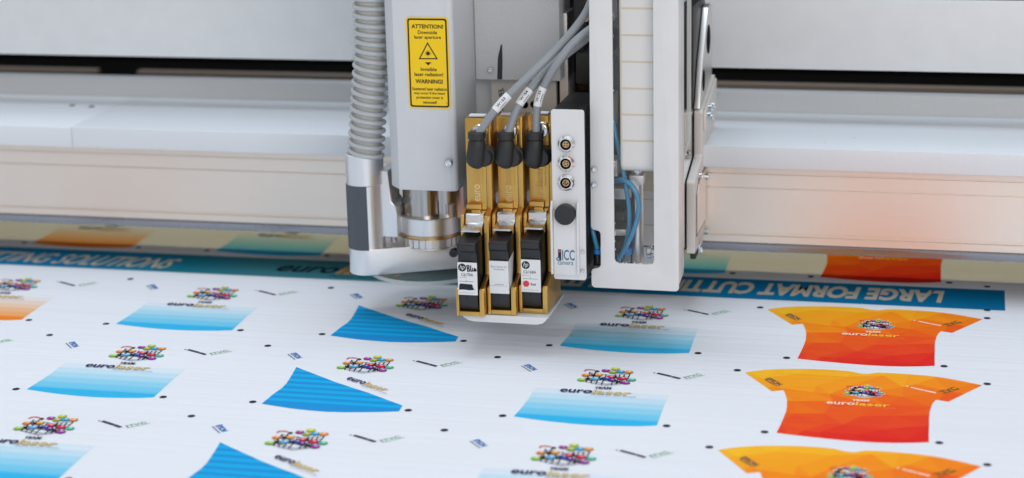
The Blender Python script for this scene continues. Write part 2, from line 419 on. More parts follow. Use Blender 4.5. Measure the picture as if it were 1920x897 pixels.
def lerp(stops, t):
    t = max(stops[0][0], min(stops[-1][0], t))
    for (a, c), (b_, d) in zip(stops, stops[1:]):
        if t <= b_:
            k = (t - a) / (b_ - a); return tuple(c[i] + (d[i] - c[i]) * k for i in range(3))
    return stops[-1][1]
WH = (232, 234, 240)
def plain_shirt(col, ox, oy):
    """white shirt cell: only its coloured hem, wordmark and cluster show"""
    R = fab
    a = Art(table(ox, oy), STEP)
    if col in ('blue', 'orange'):
        pts = [(51, -150), (53, -126), (54, -104), (53.6, -86), (52.5, -72), (175.2, -72), (174.9, -86), (174.8, -101), (175.4, -122), (176.2, -150.5), (163, -154.4), (148, -156.6), (134, -158.3), (120, -159), (104, -158.4), (84, -156.4), (67, -153.4)]
        full = (48, 182, 232) if col == 'blue' else (245, 130, 30)
        lim = [-72, -80, -88, -95, -101.5, -108, -114, -120.5, -127, -135, -143, -162]
        def cf(y, yc):
            if yc < -141.5: return full
            t = (-y - 72) / 70
            i = int((-yc - 72) / 3.2)
            m_ = max(0, min(1, t)) ** 1.25 * .72 + (.05 if i % 4 in (1, 2) else -.01)
            m_ = max(0, min(.82, m_)) if t > .03 else 0
            return tuple(WH[k] + (full[k] - WH[k]) * m_ for k in range(3))
        # strips
        bands(a, pts, -72, -162, cf, 28)
    else:
        pts = [(50.5,-153.4),(51.6,-138),(52.6,-124.4),(53.9,-117),(54.6,-110.7),(54.4,-99),(53.0,-87),(51,-72),(48.4,-54.6),(62.2,-64.0),(80,-76),(97.5,-87.9),(116,-99),(136.1,-110.2),(156,-123.5),(176.3,-136.8),(177.2,-151.2),(163,-155),(148,-158.2),(130,-161.5),(113.4,-163.0),(97,-162.2),(80,-160.2),(64,-156.6)]
        def cf(y, yc):
            i = int((-yc - 54) / 3.2)
            if yc < -143: return (22, 146, 214)
            return (8, 172, 232) if (i // 2) % 2 else (20, 146, 212)
        bands(a, pts, -54, -166, cf, 35)
    par = a.build('shirt_print', 'fink', R, label={'blue': 'pale to bright blue hem gradient', 'orange': 'pale to bright orange hem gradient', 'cut': 'solid blue striped panel with slanted top'}[col])
    a = Art(table(ox, oy, .5), STEP)
    cluster(a, 113, -39, 1, 113, -39)
    if col == 'cut':
        wordmark(a, (105.4, -81.0), (45.0, -25.6), (2.2, 6.6), NAVY, GOLD, NAVY)
    else:
        a.text('TEAM', (106.6, -71.8), (15, .9), (.3, 5.0), NAVY, bold=.05)
        wordmark(a, (77.4, -84.6), (64, .3), (.2, 8.0), NAVY, GOLD, NAVY)
    a.build('team_logo', 'fink', par)
    sponsor(lambda: Art(table(ox, oy, .3), STEP), par, (66, 68, 76), (120, 180, 130), (60, 118, 188))

def sponsor(new, par, c1, c2, c3, shirt=False):
    a = new()
    if shirt:
        a.text('EPSON', (27.5, -20.5), (13.5, -15.5), (4, 5.4), c3, bold=.03); a.stroke([(28, -23), (40, -37)], 1.0, c3)
    else:
        a.text('EPSON', (29.6, -19.5), (11.4, -13), (4.4, 4.6), c3, bold=.035); a.stroke([(28.2, -21.3), (40.0, -34.6)], 1.0, (50, 80, 90))
    a.build('sleeve_wordmark', 'fink', par); a = new()
    if shirt:
        a.disc(153.7, -18.9, 1.1, c1); a.stroke([(157.5, -21), (168.2, -26.3)], 2.0, c1); a.stroke([(169.8, -27.1), (178.4, -31.2)], 2.2, c1)
    else:
        a.disc(152.8, -20.0, 1.0, c1); a.stroke([(156.6, -20.6), (168.6, -26.4)], 3.6, c1); a.stroke([(171.2, -27.8), (177.5, -31)], 3.6, c1)
    a.build('sponsor_line', 'fink', par); a = new()
    if shirt:
        a.text('TVC', (185.3, -31.5), (13.5, 14.5), (-5, 4), c2, bold=.04); a.stroke([(184.6, -33.2), (199, -17.6)], .9, c2)
    else:
        a.text('TVC', (185.4, -29.2), (11.4, 11.6), (-3.6, 3.4), c2, bold=.02)
        a.stroke([(184.6, -32.2), (199.5, -17.4)], .8, (140, 200, 150)); a.stroke([(181, -27), (184.4, -30)], 1.0, (30, 50, 110))
    a.build('sponsor_logo', 'fink', par)

def tee(ox, oy):
    rnd = random.Random(11)
    pts = [Vector(p) for p in OUT]; n = len(pts)
    ins = []
    for gx in range(-4, 240, 29):
        for gy in range(-170, 40, 25):
            ins.append(Vector((gx + rnd.uniform(-10, 10) + (gy % 2) * 12, gy + rnd.uniform(-9, 9))))
    # large facets: triangulate a coarse lattice, then clip by the outline through CDT
    edges = [(i, (i + 1) % n) for i in range(n)]
    big = delaunay_2d_cdt(ins, [], [], 0, 1e-4); bv, be = big[0], big[1]
    allp = pts + list(bv); ed = edges + [(n + a_, n + c_) for a_, c_ in be]
    r = delaunay_2d_cdt(allp, ed, [], 0, 1e-4)
    def inpoly(p):
        c = False; j = n - 1
        for i in range(n):
            a_, b_ = pts[i], pts[j]
            if (a_.y > p.y) != (b_.y > p.y) and p.x < (b_.x - a_.x) * (p.y - a_.y) / (b_.y - a_.y) + a_.x: c = not c
            j = i
        return c
    vs = r[0]; fs = [f_ for f_ in r[2] if inpoly(sum((vs[i] for i in f_), Vector((0, 0))) / len(f_))]
    # facet colour from the coarse triangle that holds the centre
    tris = big[2]
    stops = [(0, (253, 196, 42)), (.28, (251, 158, 26)), (.5, (244, 108, 20)), (.72, (238, 72, 30)), (1, (222, 14, 26))]
    tc_ = [rnd.uniform(-.062, .062) for _ in tris]
    def inside(p, t):
        a_, b_, c_ = [bv[i] for i in t]
        d1 = (p - a_).cross(b_ - a_); d2 = (p - b_).cross(c_ - b_); d3 = (p - c_).cross(a_ - c_)
        return (d1 <= 0 and d2 <= 0 and d3 <= 0) or (d1 >= 0 and d2 >= 0 and d3 >= 0)
    a = Art(table(ox, oy), STEP)
    for f_ in fs:
        c = sum((vs[i] for i in f_), Vector((0, 0))) / len(f_); k = 0; cc = c
        for j, t in enumerate(tris):
            if inside(c, t): k = tc_[j]; cc = sum((bv[i] for i in t), Vector((0, 0))) / 3; break
        t_ = (-cc.y + 15) / 175 * .74 + (cc.x / 220) * .36 - .03 + k
        base = len(a.v); a.v += [a.f(vs[i].x, vs[i].y, 0) for i in f_]; a.fc.append(tuple(range(base, base + len(f_)))); a.col.append(s2l(lerp(stops, t_)))
    par = a.build('shirt_print', 'fink', fab, label='yellow to red faceted T-shirt')
    a = Art(table(ox, oy, .3), STEP)
    cluster(a, 113, -39, .66, 117, -38.6, halo=True)
    a.text('TEAM', (108.2, -66.4), (14.4, .9), (.2, 5.2), (255, 228, 205), bold=.05)
    wordmark(a, (86.4, -76.4), (54.2, .6), (.2, 6.2), (255, 226, 200), (255, 200, 60), (255, 175, 110), outline=False)
    a.build('team_logo', 'fink', par)
    sponsor(lambda: Art(table(ox, oy, .3), STEP), par, (255, 235, 215), (92, 96, 40), (60, 84, 84), shirt=True)
    return par

def skew(x, y):
    """the sheet lies a little askew towards its left end"""
    k = max(0.0, (-430 - x) / 450); r = max(0.0, min(3.0, (1871 - y) / 191.7 + .75))
    return -k * (2.6 + 2.6 * r) if y < 1900 else 0.0
COLS = {'E': (-1109.5, 'orange'), 'C': (-881.5, 'blue'), 'Bc': (-653, 'cut'), 'A': (-424.6, 'blue'), 'D': (-198, 'tee')}
ROWS = [2136.5, 1871.2, 1679.5, 1487.8, 1296]
def copy_tree(o, parent, dx, dy):
    c = o.copy(); C.objects.link(c); c.parent = parent; c.location = o.location + Vector((dx, dy, 0)) / 1000
    for ch in list(o.children):
        g = ch.copy(); C.objects.link(g); g.parent = c
    return c
def place(maker, spots, **kw):
    spots = [(x, y + skew(x, y)) for x, y in spots]; ox, oy = spots[0]
    n0 = set(bpy.data.objects); 
    r = maker(ox, oy)
    proto = [o for o in bpy.data.objects if o not in n0 and o.parent is fab][0]
    for x, y in spots[1:]: copy_tree(proto, fab, x - ox, y - oy)
place(tee, [(-198, y) for y in ROWS[:4]])
place(lambda x, y: plain_shirt('blue', x, y), [(-424.6, y) for y in ROWS] + [(-881.5, y) for y in (ROWS[1], ROWS[2], ROWS[3])] + [(-881.5, ROWS[0])])
place(lambda x, y: plain_shirt('cut', x, y), [(-653, y) for y in ROWS[1:4]])
place(lambda x, y: plain_shirt('orange', x, y), [(-1109.5, y) for y in (ROWS[0], ROWS[1])])
place(lambda x, y: plain_shirt('blue', x, y), [(-1109.5, ROWS[2])])

# registration dots
a = Art(table(0, 0), STEP); a.disc(0, 0, 3.4, (38, 34, 52), n=24)
dot0 = a.build('registration_mark', 'fink', fab)
dots = []
for ox, y in [(o_, r_) for o_ in (-1109.5, -881.5, -653, -424.6, -198) for r_ in ROWS[:4]]:
    dots += [(ox, y), (ox + 41, y - 150), (ox + 184.5, y - 150)]
dots += [(25, 1871.3), (25, 1679.5), (25, 1488), (25, 1977.9), (25, 1897.4)]
first = True
used_d = []
for x, y in dots:
    if y < 1330 or y > 2080 or any(abs(x - u) < 5 and abs(y - v) < 5 for u, v in used_d): continue
    if 1880 < y < 1890: continue
    used_d.append((x, y))
    o = dot0 if first else dot0.copy()
    if not first: C.objects.link(o)
    first = False; o.parent = fab; o.location = (x / 1000, (y + skew(x, y)) / 1000, 0)
fo = absorg(fab)
dot0.data.transform(Matrix.Translation(fo / 1000))
for o in fab.children:
    if o.name.startswith('registration_mark'): o.location -= fo / 1000

# banner strip
a = Art(table(0, 0), STEP)
xs = [-1700, -1000, -840, -740, -520, -420, -330, 42.5]
cs = [(0, 118, 165), (0, 118, 165), (22, 118, 140), (62, 128, 140), (62, 128, 140), (20, 118, 150), (0, 118, 165), (0, 110, 158)]
for i in range(7):
    base = len(a.v); a.v += [a.f(xs[i], 1898.2, 0), a.f(xs[i + 1], 1898.2, 0), a.f(xs[i + 1], 1967, 0), a.f(xs[i], 1967, 0)]
    a.fc.append((base, base + 1, base + 2, base + 3)); c0, c1 = s2l(cs[i]), s2l(cs[i + 1]); a.col.append([c0, c1, c1, c0])
ban = a.build('banner_print', 'fink', fab, label='teal banner strip')
a = Art(table(0, 0, .3), STEP)
TXT = (194, 184, 168)  # greyish print, darkened further to carry shade under the beam
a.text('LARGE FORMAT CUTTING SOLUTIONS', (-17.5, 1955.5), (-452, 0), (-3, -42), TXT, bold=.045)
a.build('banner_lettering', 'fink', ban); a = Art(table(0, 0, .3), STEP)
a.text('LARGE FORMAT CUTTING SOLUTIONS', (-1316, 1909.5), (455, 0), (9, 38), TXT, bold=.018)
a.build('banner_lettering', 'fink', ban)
a = Art(table(0, 0, .3), STEP); wordmark(a, (-737, 1919), (152, 1), (5, 23), (14, 26, 44), (220, 160, 60), (20, 34, 52), outline=False)
a.build('wordmark', 'fink', ban)

# ================================================================== GANTRY
g = thing('gantry_beam', 'long brushed aluminium beam with white cover crossing behind the heads', 'machine beam', (-500, 1930, 42))
b = B().mat('beam')
prof = [(1930, 51), (1930, 58.2), (1932, 59), (1932, 61.2), (1930, 62), (1930, 108.8), (1931.6, 109), (1931.6, 110), (1930, 110.2), (1930, 123.5), (1931, 124), (1931, 125), (1930, 125.6), (1930, 133.4), (2010, 134), (2010, 51)]
b.yz(prof, -2300, 900); obj('beam_profile', b, None, g, ang=25)
b = B().yz([(1929, 42), (1928, 49.5), (1931, 51), (2010, 51), (2010, 42)], -2300, 900); obj('bottom_lip', b, 'beam_dark', g, bevel=.6)
def cover_sec(x0, x1):
    b = B().yz([(1915, 133.6), (1915, 156), (2084.5, 156), (2084.5, 130), (2012, 130), (2012, 153), (1918, 153), (1918, 133.6)], x0, x1)
    return obj('beam_cover', b, 'cover', g, bevel=1.0)
cover_sec(-2300, -960.6); cover_sec(-960.1, 900)
b = B().box(-2300, 900, 2085, 2105, 130, 177.5); obj('cover_riser', b, 'powder_b', g, bevel=.6)
a = Art(lambda u, v, l: (u, v, 156.1 + l))
for sx, sy, sl in ((-116, 1968, 2.2), (-143, 1943, 1.0), (-150, 2040, .8), (-700, 1980, .9), (-1120, 2010, 1.1)): a.stroke([(sx, sy), (sx + sl, sy + 1), (sx + sl * 1.6, sy + .2)], .7, (70, 72, 80))
a.build('scuff_specks', 'sign', g)
for x, z in ((-1013, 2028), (-987, 2024)):
    px = x
    b = B().cyl((x, z, 156), (x, z, 156.5), 3.4, 20); obj('screw_hole', b, 'dark', g)

b = B().box(-2300, -310, 2030, 2034, 214.5, 520); 
hd = thing('hood_panel', 'plain grey sheet hood panel above the dark slot', 'machine panel', (-500, 2030, 214))
obj('hood_sheet', b, 'hood', hd, bevel=1.2)
b = B().box(-309.5, 900, 2030, 2034, 214.5, 289.5); obj('hood_sheet', b, 'hood', hd, bevel=1.2)
b = B().box(-2300, 900, 2034.5, 2060, 289.8, 292.5); obj('hood_edge', b, 'dark', hd)
rr = thing('rear_rail', 'narrow tan rail seen through the dark slot below the hood', 'rail', (-500, 2300, 130))
def rail(x0, x1, z0, z1, m_='tan'):
    b = B().box(x0, x1, 2296, 2310, z0, z1); obj('rail_strip', b, m_, rr)
rail(-2300, -1110, 139.5, 144.8); rail(-1052, -600, 139.5, 144.8); rail(-400, 900, 135, 145)
b = B().box(-2300, 900, 2290, 2420, 60, 139.0); obj('rail_base', b, 'dark', rr)
b = B().box(-2300, 900, 2400, 2440, 100, 640); obj('slot_back', b, 'dark', kind=None, label='dark rear wall of the machine behind the hood slot', cat='machine wall')

# ================================================================== CARRIAGE PLATES
cp = thing('carriage_plate', 'black carriage back plate that carries the tool heads on the beam', 'carriage', (-370, 1880, 60))
b = B().box(-472, -345, 1886, 1912, 62, 420); obj('back_plate', b, 'blackg', cp, bevel=1)
b = B().box(-392, -345, 1846, 1886, 165, 208); obj('terminal_block', b, 'black', cp, bevel=1.5)
b = B().box(-378, -350, 1840, 1886, 232, 262); obj('terminal_block', b, 'rubber', cp, bevel=1.5)
b = B().box(-381, -372, 1850, 1870, 262, 420); obj('rail_bar', b, 'black', cp, bevel=.6)
b = B().box(-371, -352, 1872, 1886, 285, 420); obj('mount_bracket', b, 'alu_flat', cp, bevel=.6)
b = B()
for z in (296, 303): b.cyl((-367, 1840, z), (-367, 1872, z), 2.6, 14)
obj('valve_stud', b, 'brass', cp)
b = B()
for i in range(5): b.tube(spline([(-385, 1838, 178 + i * 4), (-368, 1832, 170 + i * 4), (-345, 1838, 182 + i * 3)], 6), 1.3, 8)
obj('wire_loom', b, 'black', cp)
b = B().box(-340, -283, 1886, 1908, 62, 420); obj('back_plate', b, 'alu_flat', cp, bevel=1)

# light plate seen left of the ink modules
pl = thing('laser_bracket', 'light grey upright plate behind the laser nozzle', 'bracket', (-480, 1862, 95))
b = B().xz(rrect(-505, -470, 112, 420, 6), 1866, 1872); obj('plate', b, 'panelw', pl, bevel=.6)

# rear box and mounting plate
rb = thing('motor_housing', 'square grey textured metal box with black pen stroke above the ink modules', 'housing', (-434, 1830, 236))
b = B().box(-477, -391.5, 1830, 1884, 235.8, 430); obj('housing_body', b, 'powder_b', rb, bevel=1.6, seg=3)
x, z = pp(920, 131, 1830); screw(rb, x, 1830, z, 3.0)
a = Art(front(1829.7)); xm, z0 = pp(937, 150, 1829.7); xt, z1 = pp(940, 84, 1829.7)
a.poly([(xm - 2.6, z0 + .4), (xm + 2.6, z0 + .4), (xm + 3.4, z0 + 20), (xt + .8, z1), (xt - .6, z1), (xm - 1.4, z0 + 22)], (38, 34, 48)); a.build('pen_stroke', 'sign', rb)
mp_ = thing('mounting_plate', 'bare aluminium plate with two round holes under the grey box', 'mounting plate', (-434, 1850, 120))
b = B().box(-466.5, -400, 1850, 1858, 100, 300); obj('plate', b, 'plate', mp_, bevel=.5)
b = B().box(-396.5, -388, 1850, 1884, 100, 300); obj('side_rail', b, 'alu_flat', mp_, bevel=.5)
b = B()
for q in ((984, 197), (1001, 196)):
    x, z = pp(*q, 1850); b.cyl((x, 1849.4, z), (x, 1849.8, z), 3.6, 20)
obj('hole', b, 'dark', mp_)
a = Art(front(1849.7)); rnd = random.Random(5)
for cx, cy in ((940, 170), (941, 180), (939, 205)):
    x, z = pp(cx, cy, 1850)
    for k in range(3): a.stroke([(x + rnd.uniform(-3, 3), z + rnd.uniform(-3, 3)) for _ in range(3)], .7, (40, 36, 44))
x, z = pp(938, 214, 1850); a.stroke([(x - 2, z + 2), (x + 3, z - 1)], .8, (170, 40, 50)); a.build('pen_marks', 'sign', mp_)

# ================================================================== INK MODULES
MODZ = 39.0; PITCH = 28.4; W = 27.4
def ink_module(k):
    x0 = -463.5 + PITCH * k; y0 = 1680 + 9.0 * k; z0 = MODZ
    lab = ['gold anodised ink head holder at the left end, nearest the laser nozzle', 'gold anodised ink head holder in the middle of the row', 'gold anodised ink head holder at the right end, beside the camera box'][k]
    t = thing('ink_head_holder', lab, 'ink head holder', (x0 + W / 2, y0 + 30, z0), 'gold ink head holders in a row')
    x1 = x0 + W
    wall = [(y0, z0), (y0, z0 + 25.6), (y0 + 1.6, z0 + 27.2), (y0 + 4, z0 + 27.6), (y0 + 24, z0 + 34.5), (y0 + 25, z0 + 37), (y0 + 25, z0 + 88), (y0 + 27, z0 + 91), (y0 + 31, z0 + 92), (y0 + 42, z0 + 96), (y0 + 60, z0 + 96), (y0 + 60, z0)]
    b = B().yz(wall, x1 - 4.7, x1); obj('side_wall', b, 'gold', t, bevel=.7)
    b = B().yz(wall, x0, x0 + 3.0); obj('side_wall', b, 'gold', t, bevel=.6)
    b = B().box(x0 + 3, x1 - 4.7, y0 + .6, y0 + 60, z0, z0 + 4.4); obj('floor_lip', b, 'gold', t, bevel=.5)
    b = B().box(x0 + 3, x1 - 4.7, y0 + 44, y0 + 60, z0 + 4.4, z0 + 93); obj('rear_wall', b, 'gold', t, bevel=.4)
    yb = y0 + 42; xl, zt = x0 + 2.6, 220.5
    b = B().box(xl, x1 - 5.2, yb, yb + 14, z0 + 93.4, zt); obj('upper_body', b, 'gold', t, bevel=1.1)
    b = B().box(x1 - 4.9, x1 + .2, yb - 1.6, yb + 14, z0 + 93, zt + .4); obj('ridge', b, 'gold', t, bevel=1.1)
    b = B().box(xl + .5, x1 - 9.6, yb - 5.5, yb, z0 + 94.6, z0 + 99.4); b.box(xl + 5.5, x1 - 10.4, yb - 6.4, yb - 1, z0 + 88.6, z0 + 94.4)
    obj('ledge', b, 'gold', t, bevel=.9)
    b = B().box(xl + 3, x1 - 6, yb + 4, yb + 12, zt + .5, zt + 2.2); obj('top_plate', b, 'white' if k != 1 else 'alu', t, bevel=.4)
    b = B().box(xl + 1, x1 - 5, yb + 14, 1849.5, z0 + 100, 200); obj('rear_spacer', b, 'gold', t, bevel=.6)
    # steel latch
    cx0, cx1 = x0 + 4.2, x1 - 5.8
    b = B().yz([(y0 + 13.6, z0 + 78.8), (y0 + 13.2, z0 + 80.4), (y0 + 26.6, z0 + 83.0), (y0 + 28.4, z0 + 84.8), (y0 + 28.6, z0 + 90.2), (y0 + 30.4, z0 + 92), (y0 + 42, z0 + 93.0), (y0 + 42, z0 + 90), (y0 + 32, z0 + 88.8), (y0 + 31, z0 + 82.0), (y0 + 27, z0 + 80.6)], cx0, cx1)
    b.box(cx0 - .8, cx1 - 1.2, y0 + 12.2, y0 + 14.4, z0 + 78.6, z0 + 80.0)
    b.yz([(y0 + 15, z0 + 79.4), (y0 + 20, z0 + 74), (y0 + 24, z0 + 74), (y0 + 30, z0 + 81.5)], cx1 - .9, cx1)
    obj('latch', b, 'satin', t, bevel=.35)
    # engraved lettering, running up the holder
    a = Art(front(yb - .3)); ex = xl + 11.6 - .6
    col = [(236, 205, 150), (228, 192, 128), (232, 184, 108)][k]; c2 = [(208, 160, 72)] * 3; c2 = c2[k]
    xx, zz0 = pp(903, 377, yb); xx, zz1 = pp(903, 346, yb)
    a.text('euro', (ex + 2.2, zz0 - .5 + (0 if k == 0 else .5)), (0, 16.5), (-5.4, 0), col, bold=.012)
    a.text('laser', (ex + 2.2, zz0 + 16.8), (0, 19), (-7.6, 0), c2, bold=.005)
    a.text('Partner for your success', (ex + 6.2, zz0 + 17), (0, 34), (-2.4, 0), c2)
    a.build('engraving', 'sign', t)
    # round connector jack
    jx, jz = x0 + 17.6, 209.4
    b = B().lathe([(6.4, 0), (6.4, 4), (5.6, 5), (5.6, 8.0), (6.3, 9), (6.3, 13), (4.6, 13.6)], (jx, yb, jz), (0, -1, 0), 30)
    obj('connector_jack', b, 'zinc', t)
    b = B(); 
    for r_ in range(1): b.cyl((x1 + .3, y0 + 33, z0 + 40), (x1 + .6, y0 + 33, z0 + 40), .9, 10)
    obj('pin_hole', b, 'dark', t)
    # black plastic cover plate under the rear
    return t, x0, y0, x1
mods = [ink_module(k) for k in range(3)]

# ---- cartridges
HP = (26, 28, 34)
def hp_logo(a, cx, cz, r):
    a.disc(cx, cz, r, HP, n=26); a.up()
    s = r / 3.9
    a.textc('hp', cx, cz - .15 * s, 4.9 * s, 5.7 * s, (240, 240, 240), bold=-.004, shear=.35)
def cartridge(k):
    t_, x0, y0, x1 = mods[k]; z0 = MODZ
    lab = ['black ink cartridge whose white label carries handwriting and a blacked out patch', 'black ink cartridge with a plain white folded label of faint small print', 'black ink cartridge with a red dot on its white label'][k]
    t = thing('ink_cartridge', lab, 'ink cartridge', (x0 + 13, y0 + 12, z0 + 5), 'ink cartridges in the gold holders')
    cx0, cx1 = x0 + 2.9, x0 + 21.0; yo = -.2
    pr = [(y0 + 5, z0 + 5.0), (y0 + 2.6, z0 + 8), (y0 + 1.0, z0 + 13), (y0 + .6, z0 + 20), (y0 + yo, z0 + 21.4), (y0 + yo, z0 + 53.4), (y0 + 1.4, z0 + 54.6), (y0 + 1.6, z0 + 59), (y0 + .2, z0 + 62.6),
          (y0 - 2.6, z0 + 64.4), (y0 - 3.0, z0 + 70.8), (y0 - 1.8, z0 + 72.2), (y0 + 2, z0 + 72.0), (y0 + 6, z0 + 72.6), (y0 + 12, z0 + 73.6), (y0 + 20, z0 + 74.6), (y0 + 43, z0 + 75), (y0 + 43, z0 + 5)]
    b = B().yz(pr, cx0, cx1); obj('cartridge_body', b, 'black', t, bevel=.5)
    b = B().yz([(y0 - 3.3, z0 + 64.8), (y0 - 3.5, z0 + 70.2), (y0 - 2.8, z0 + 70.2), (y0 - 2.6, z0 + 64.8)], cx0 + .3, cx1 - .4)
    obj('grip', b, 'rubber', t, bevel=.2)
    b = B(); b.box(cx0 + 3, cx1 - 5, y0 + 1.2, y0 + 2.4, z0 + 13, z0 + 14.2); b.yz([(y0 + .1, z0 + 18.4), (y0 + 1.3, z0 + 13), (y0 + 2.4, z0 + 13), (y0 + 1.6, z0 + 19)], cx0 + 7.2, cx0 + 8.4)
    obj('moulded_rib', b, 'black', t, bevel=.15)
    # paper label
    lx0, lx1 = (cx0 - .35, cx1 + .45) ; zb, zt_ = z0 + 21.2, z0 + 53.0
    Yl = y0 + yo - .35
    b = B().mat('white')
    b.prism(rrect(lx0, lx1, zb, zt_, .7), lambda x, z: (x, Yl, z), lambda x, z: (x, Yl + .25, z))
    if k == 1:
        b.yz([(Yl, zb + 3), (Yl, zt_), (y0 + 20, z0 + 57.0), (y0 + 11, zb + 5)], lx1 - .25, lx1)
    obj('paper_label', b, None, t, smooth=False)
    a = Art(front(Yl - .06), .03); W_ = lx1 - lx0; X = lambda f: lx0 + W_ * f; Z = lambda f: zt_ - (zt_ - zb) * f
    GR = (60, 62, 70); LG = (150, 152, 160)
    if k == 0:
        hp_logo(a, X(.24), Z(.16), 3.9)
        K = (14, 14, 22)
        a.stroke([(X(.49), Z(.09)), (X(.53), Z(.27))], 1.1, K); a.up()
        a.stroke([(X(.47), Z(.10)), (X(.58), Z(.09)), (X(.60), Z(.14)), (X(.51), Z(.18)), (X(.62), Z(.20)), (X(.61), Z(.26)), (X(.51), Z(.27))], 1.1, K); a.up()
        a.stroke([(X(.68), Z(.09)), (X(.69), Z(.26)), (X(.77), Z(.25))], 1.1, K)
        a.up(); a.stroke([(X(.78), Z(.16)), (X(.79), Z(.25)), (X(.86), Z(.25)), (X(.88), Z(.16)), (X(.90), Z(.25)), (X(.94), Z(.19)), (X(.96), Z(.25))], 1.0, K)
        a.textc('C6170A', X(.49), Z(.375), 11.6, 3.0, (50, 50, 58), bold=.008)
        a.textc('Spot Blue', X(.28), Z(.46), 7.0, 1.5, LG)
        a.rect(X(.08), X(.80), Z(.585), Z(.575), GR); a.rect(X(.43), X(.445), Z(.575), Z(.535), GR)
        a.up(); a.poly([(X(.07), Z(.69)), (X(.13), Z(.65)), (X(.4), Z(.66)), (X(.72), Z(.665)), (X(.77), Z(.72)), (X(.74), Z(.75)), (X(.82), Z(.77)), (X(.78), Z(.80)), (X(.86), Z(.83)), (X(.6), Z(.85)), (X(.3), Z(.835)), (X(.05), Z(.845))], (12, 14, 34))
        a.textc('Intended for single use only.', X(.42), Z(.935), 14.0, 1.2, LG)
    elif k == 1:
        a.textc('Black Solvent Ink', X(.5), Z(.17), 15.5, 2.3, (120, 122, 130)); a.rect(X(.22), X(.78), Z(.275), Z(.24), (176, 178, 184))
        a.rect(X(.26), X(.74), Z(.73), Z(.71), (150, 152, 160)); a.textc('Intended for single use only.', X(.48), Z(.765), 16, 1.3, (120, 122, 130))
        a.rect(X(.02), X(.98), Z(.652), Z(.648), (200, 200, 204))
    else:
        hp_logo(a, X(.25), Z(.17), 3.9)
        a.textc('C6168A', X(.45), Z(.38), 12.4, 3.0, (50, 50, 58), bold=.008)
        a.textc('Spot Red', X(.27), Z(.485), 8.0, 1.5, LG)
        a.rect(X(.1), X(.84), Z(.595), Z(.585), GR); a.rect(X(.47), X(.485), Z(.585), Z(.54), GR)
        a.disc(X(.25), Z(.745), 3.1, (226, 52, 66), n=26); a.textc('Red', X(.61), Z(.755), 4.6, 2.5, (50, 50, 58), bold=.02)
        a.textc('Intended for single use only.', X(.48), Z(.935), 15.5, 1.2, LG)
    a.build('label_print', 'sign', t)
for k in range(3): cartridge(k)

# ---- base skid plate beneath the ink modules
b = B(); b.xy([(-460, 1690), (-457, 1686), (-449, 1684), (-388, 1684), (-381, 1686), (-377, 1690), (-374, 1700), (-374, 1775), (-460, 1775)], 34.6, 38.2)
skid = thing('skid_plate', 'pale metal plate with rounded corners right under the gold holders', 'plate', (-418, 1720, 34))
zf = 31.8
b = B().xz([(-461, 38.6), (-459, 35.4), (-454.5, 32.6), (-449, 31.4), (-388, 31.2), (-382.5, 32.6), (-379, 35.6), (-377.5, 38.6)], 1688, 1690)
obj('front_flange', b, 'panelw', skid, bevel=.4)
b = B().xy([(-461, 1690.2), (-377.5, 1690.2), (-377.5, 1765), (-461, 1765)], 36.6, 38.6); obj('plate', b, 'panelw', skid, bevel=.4)

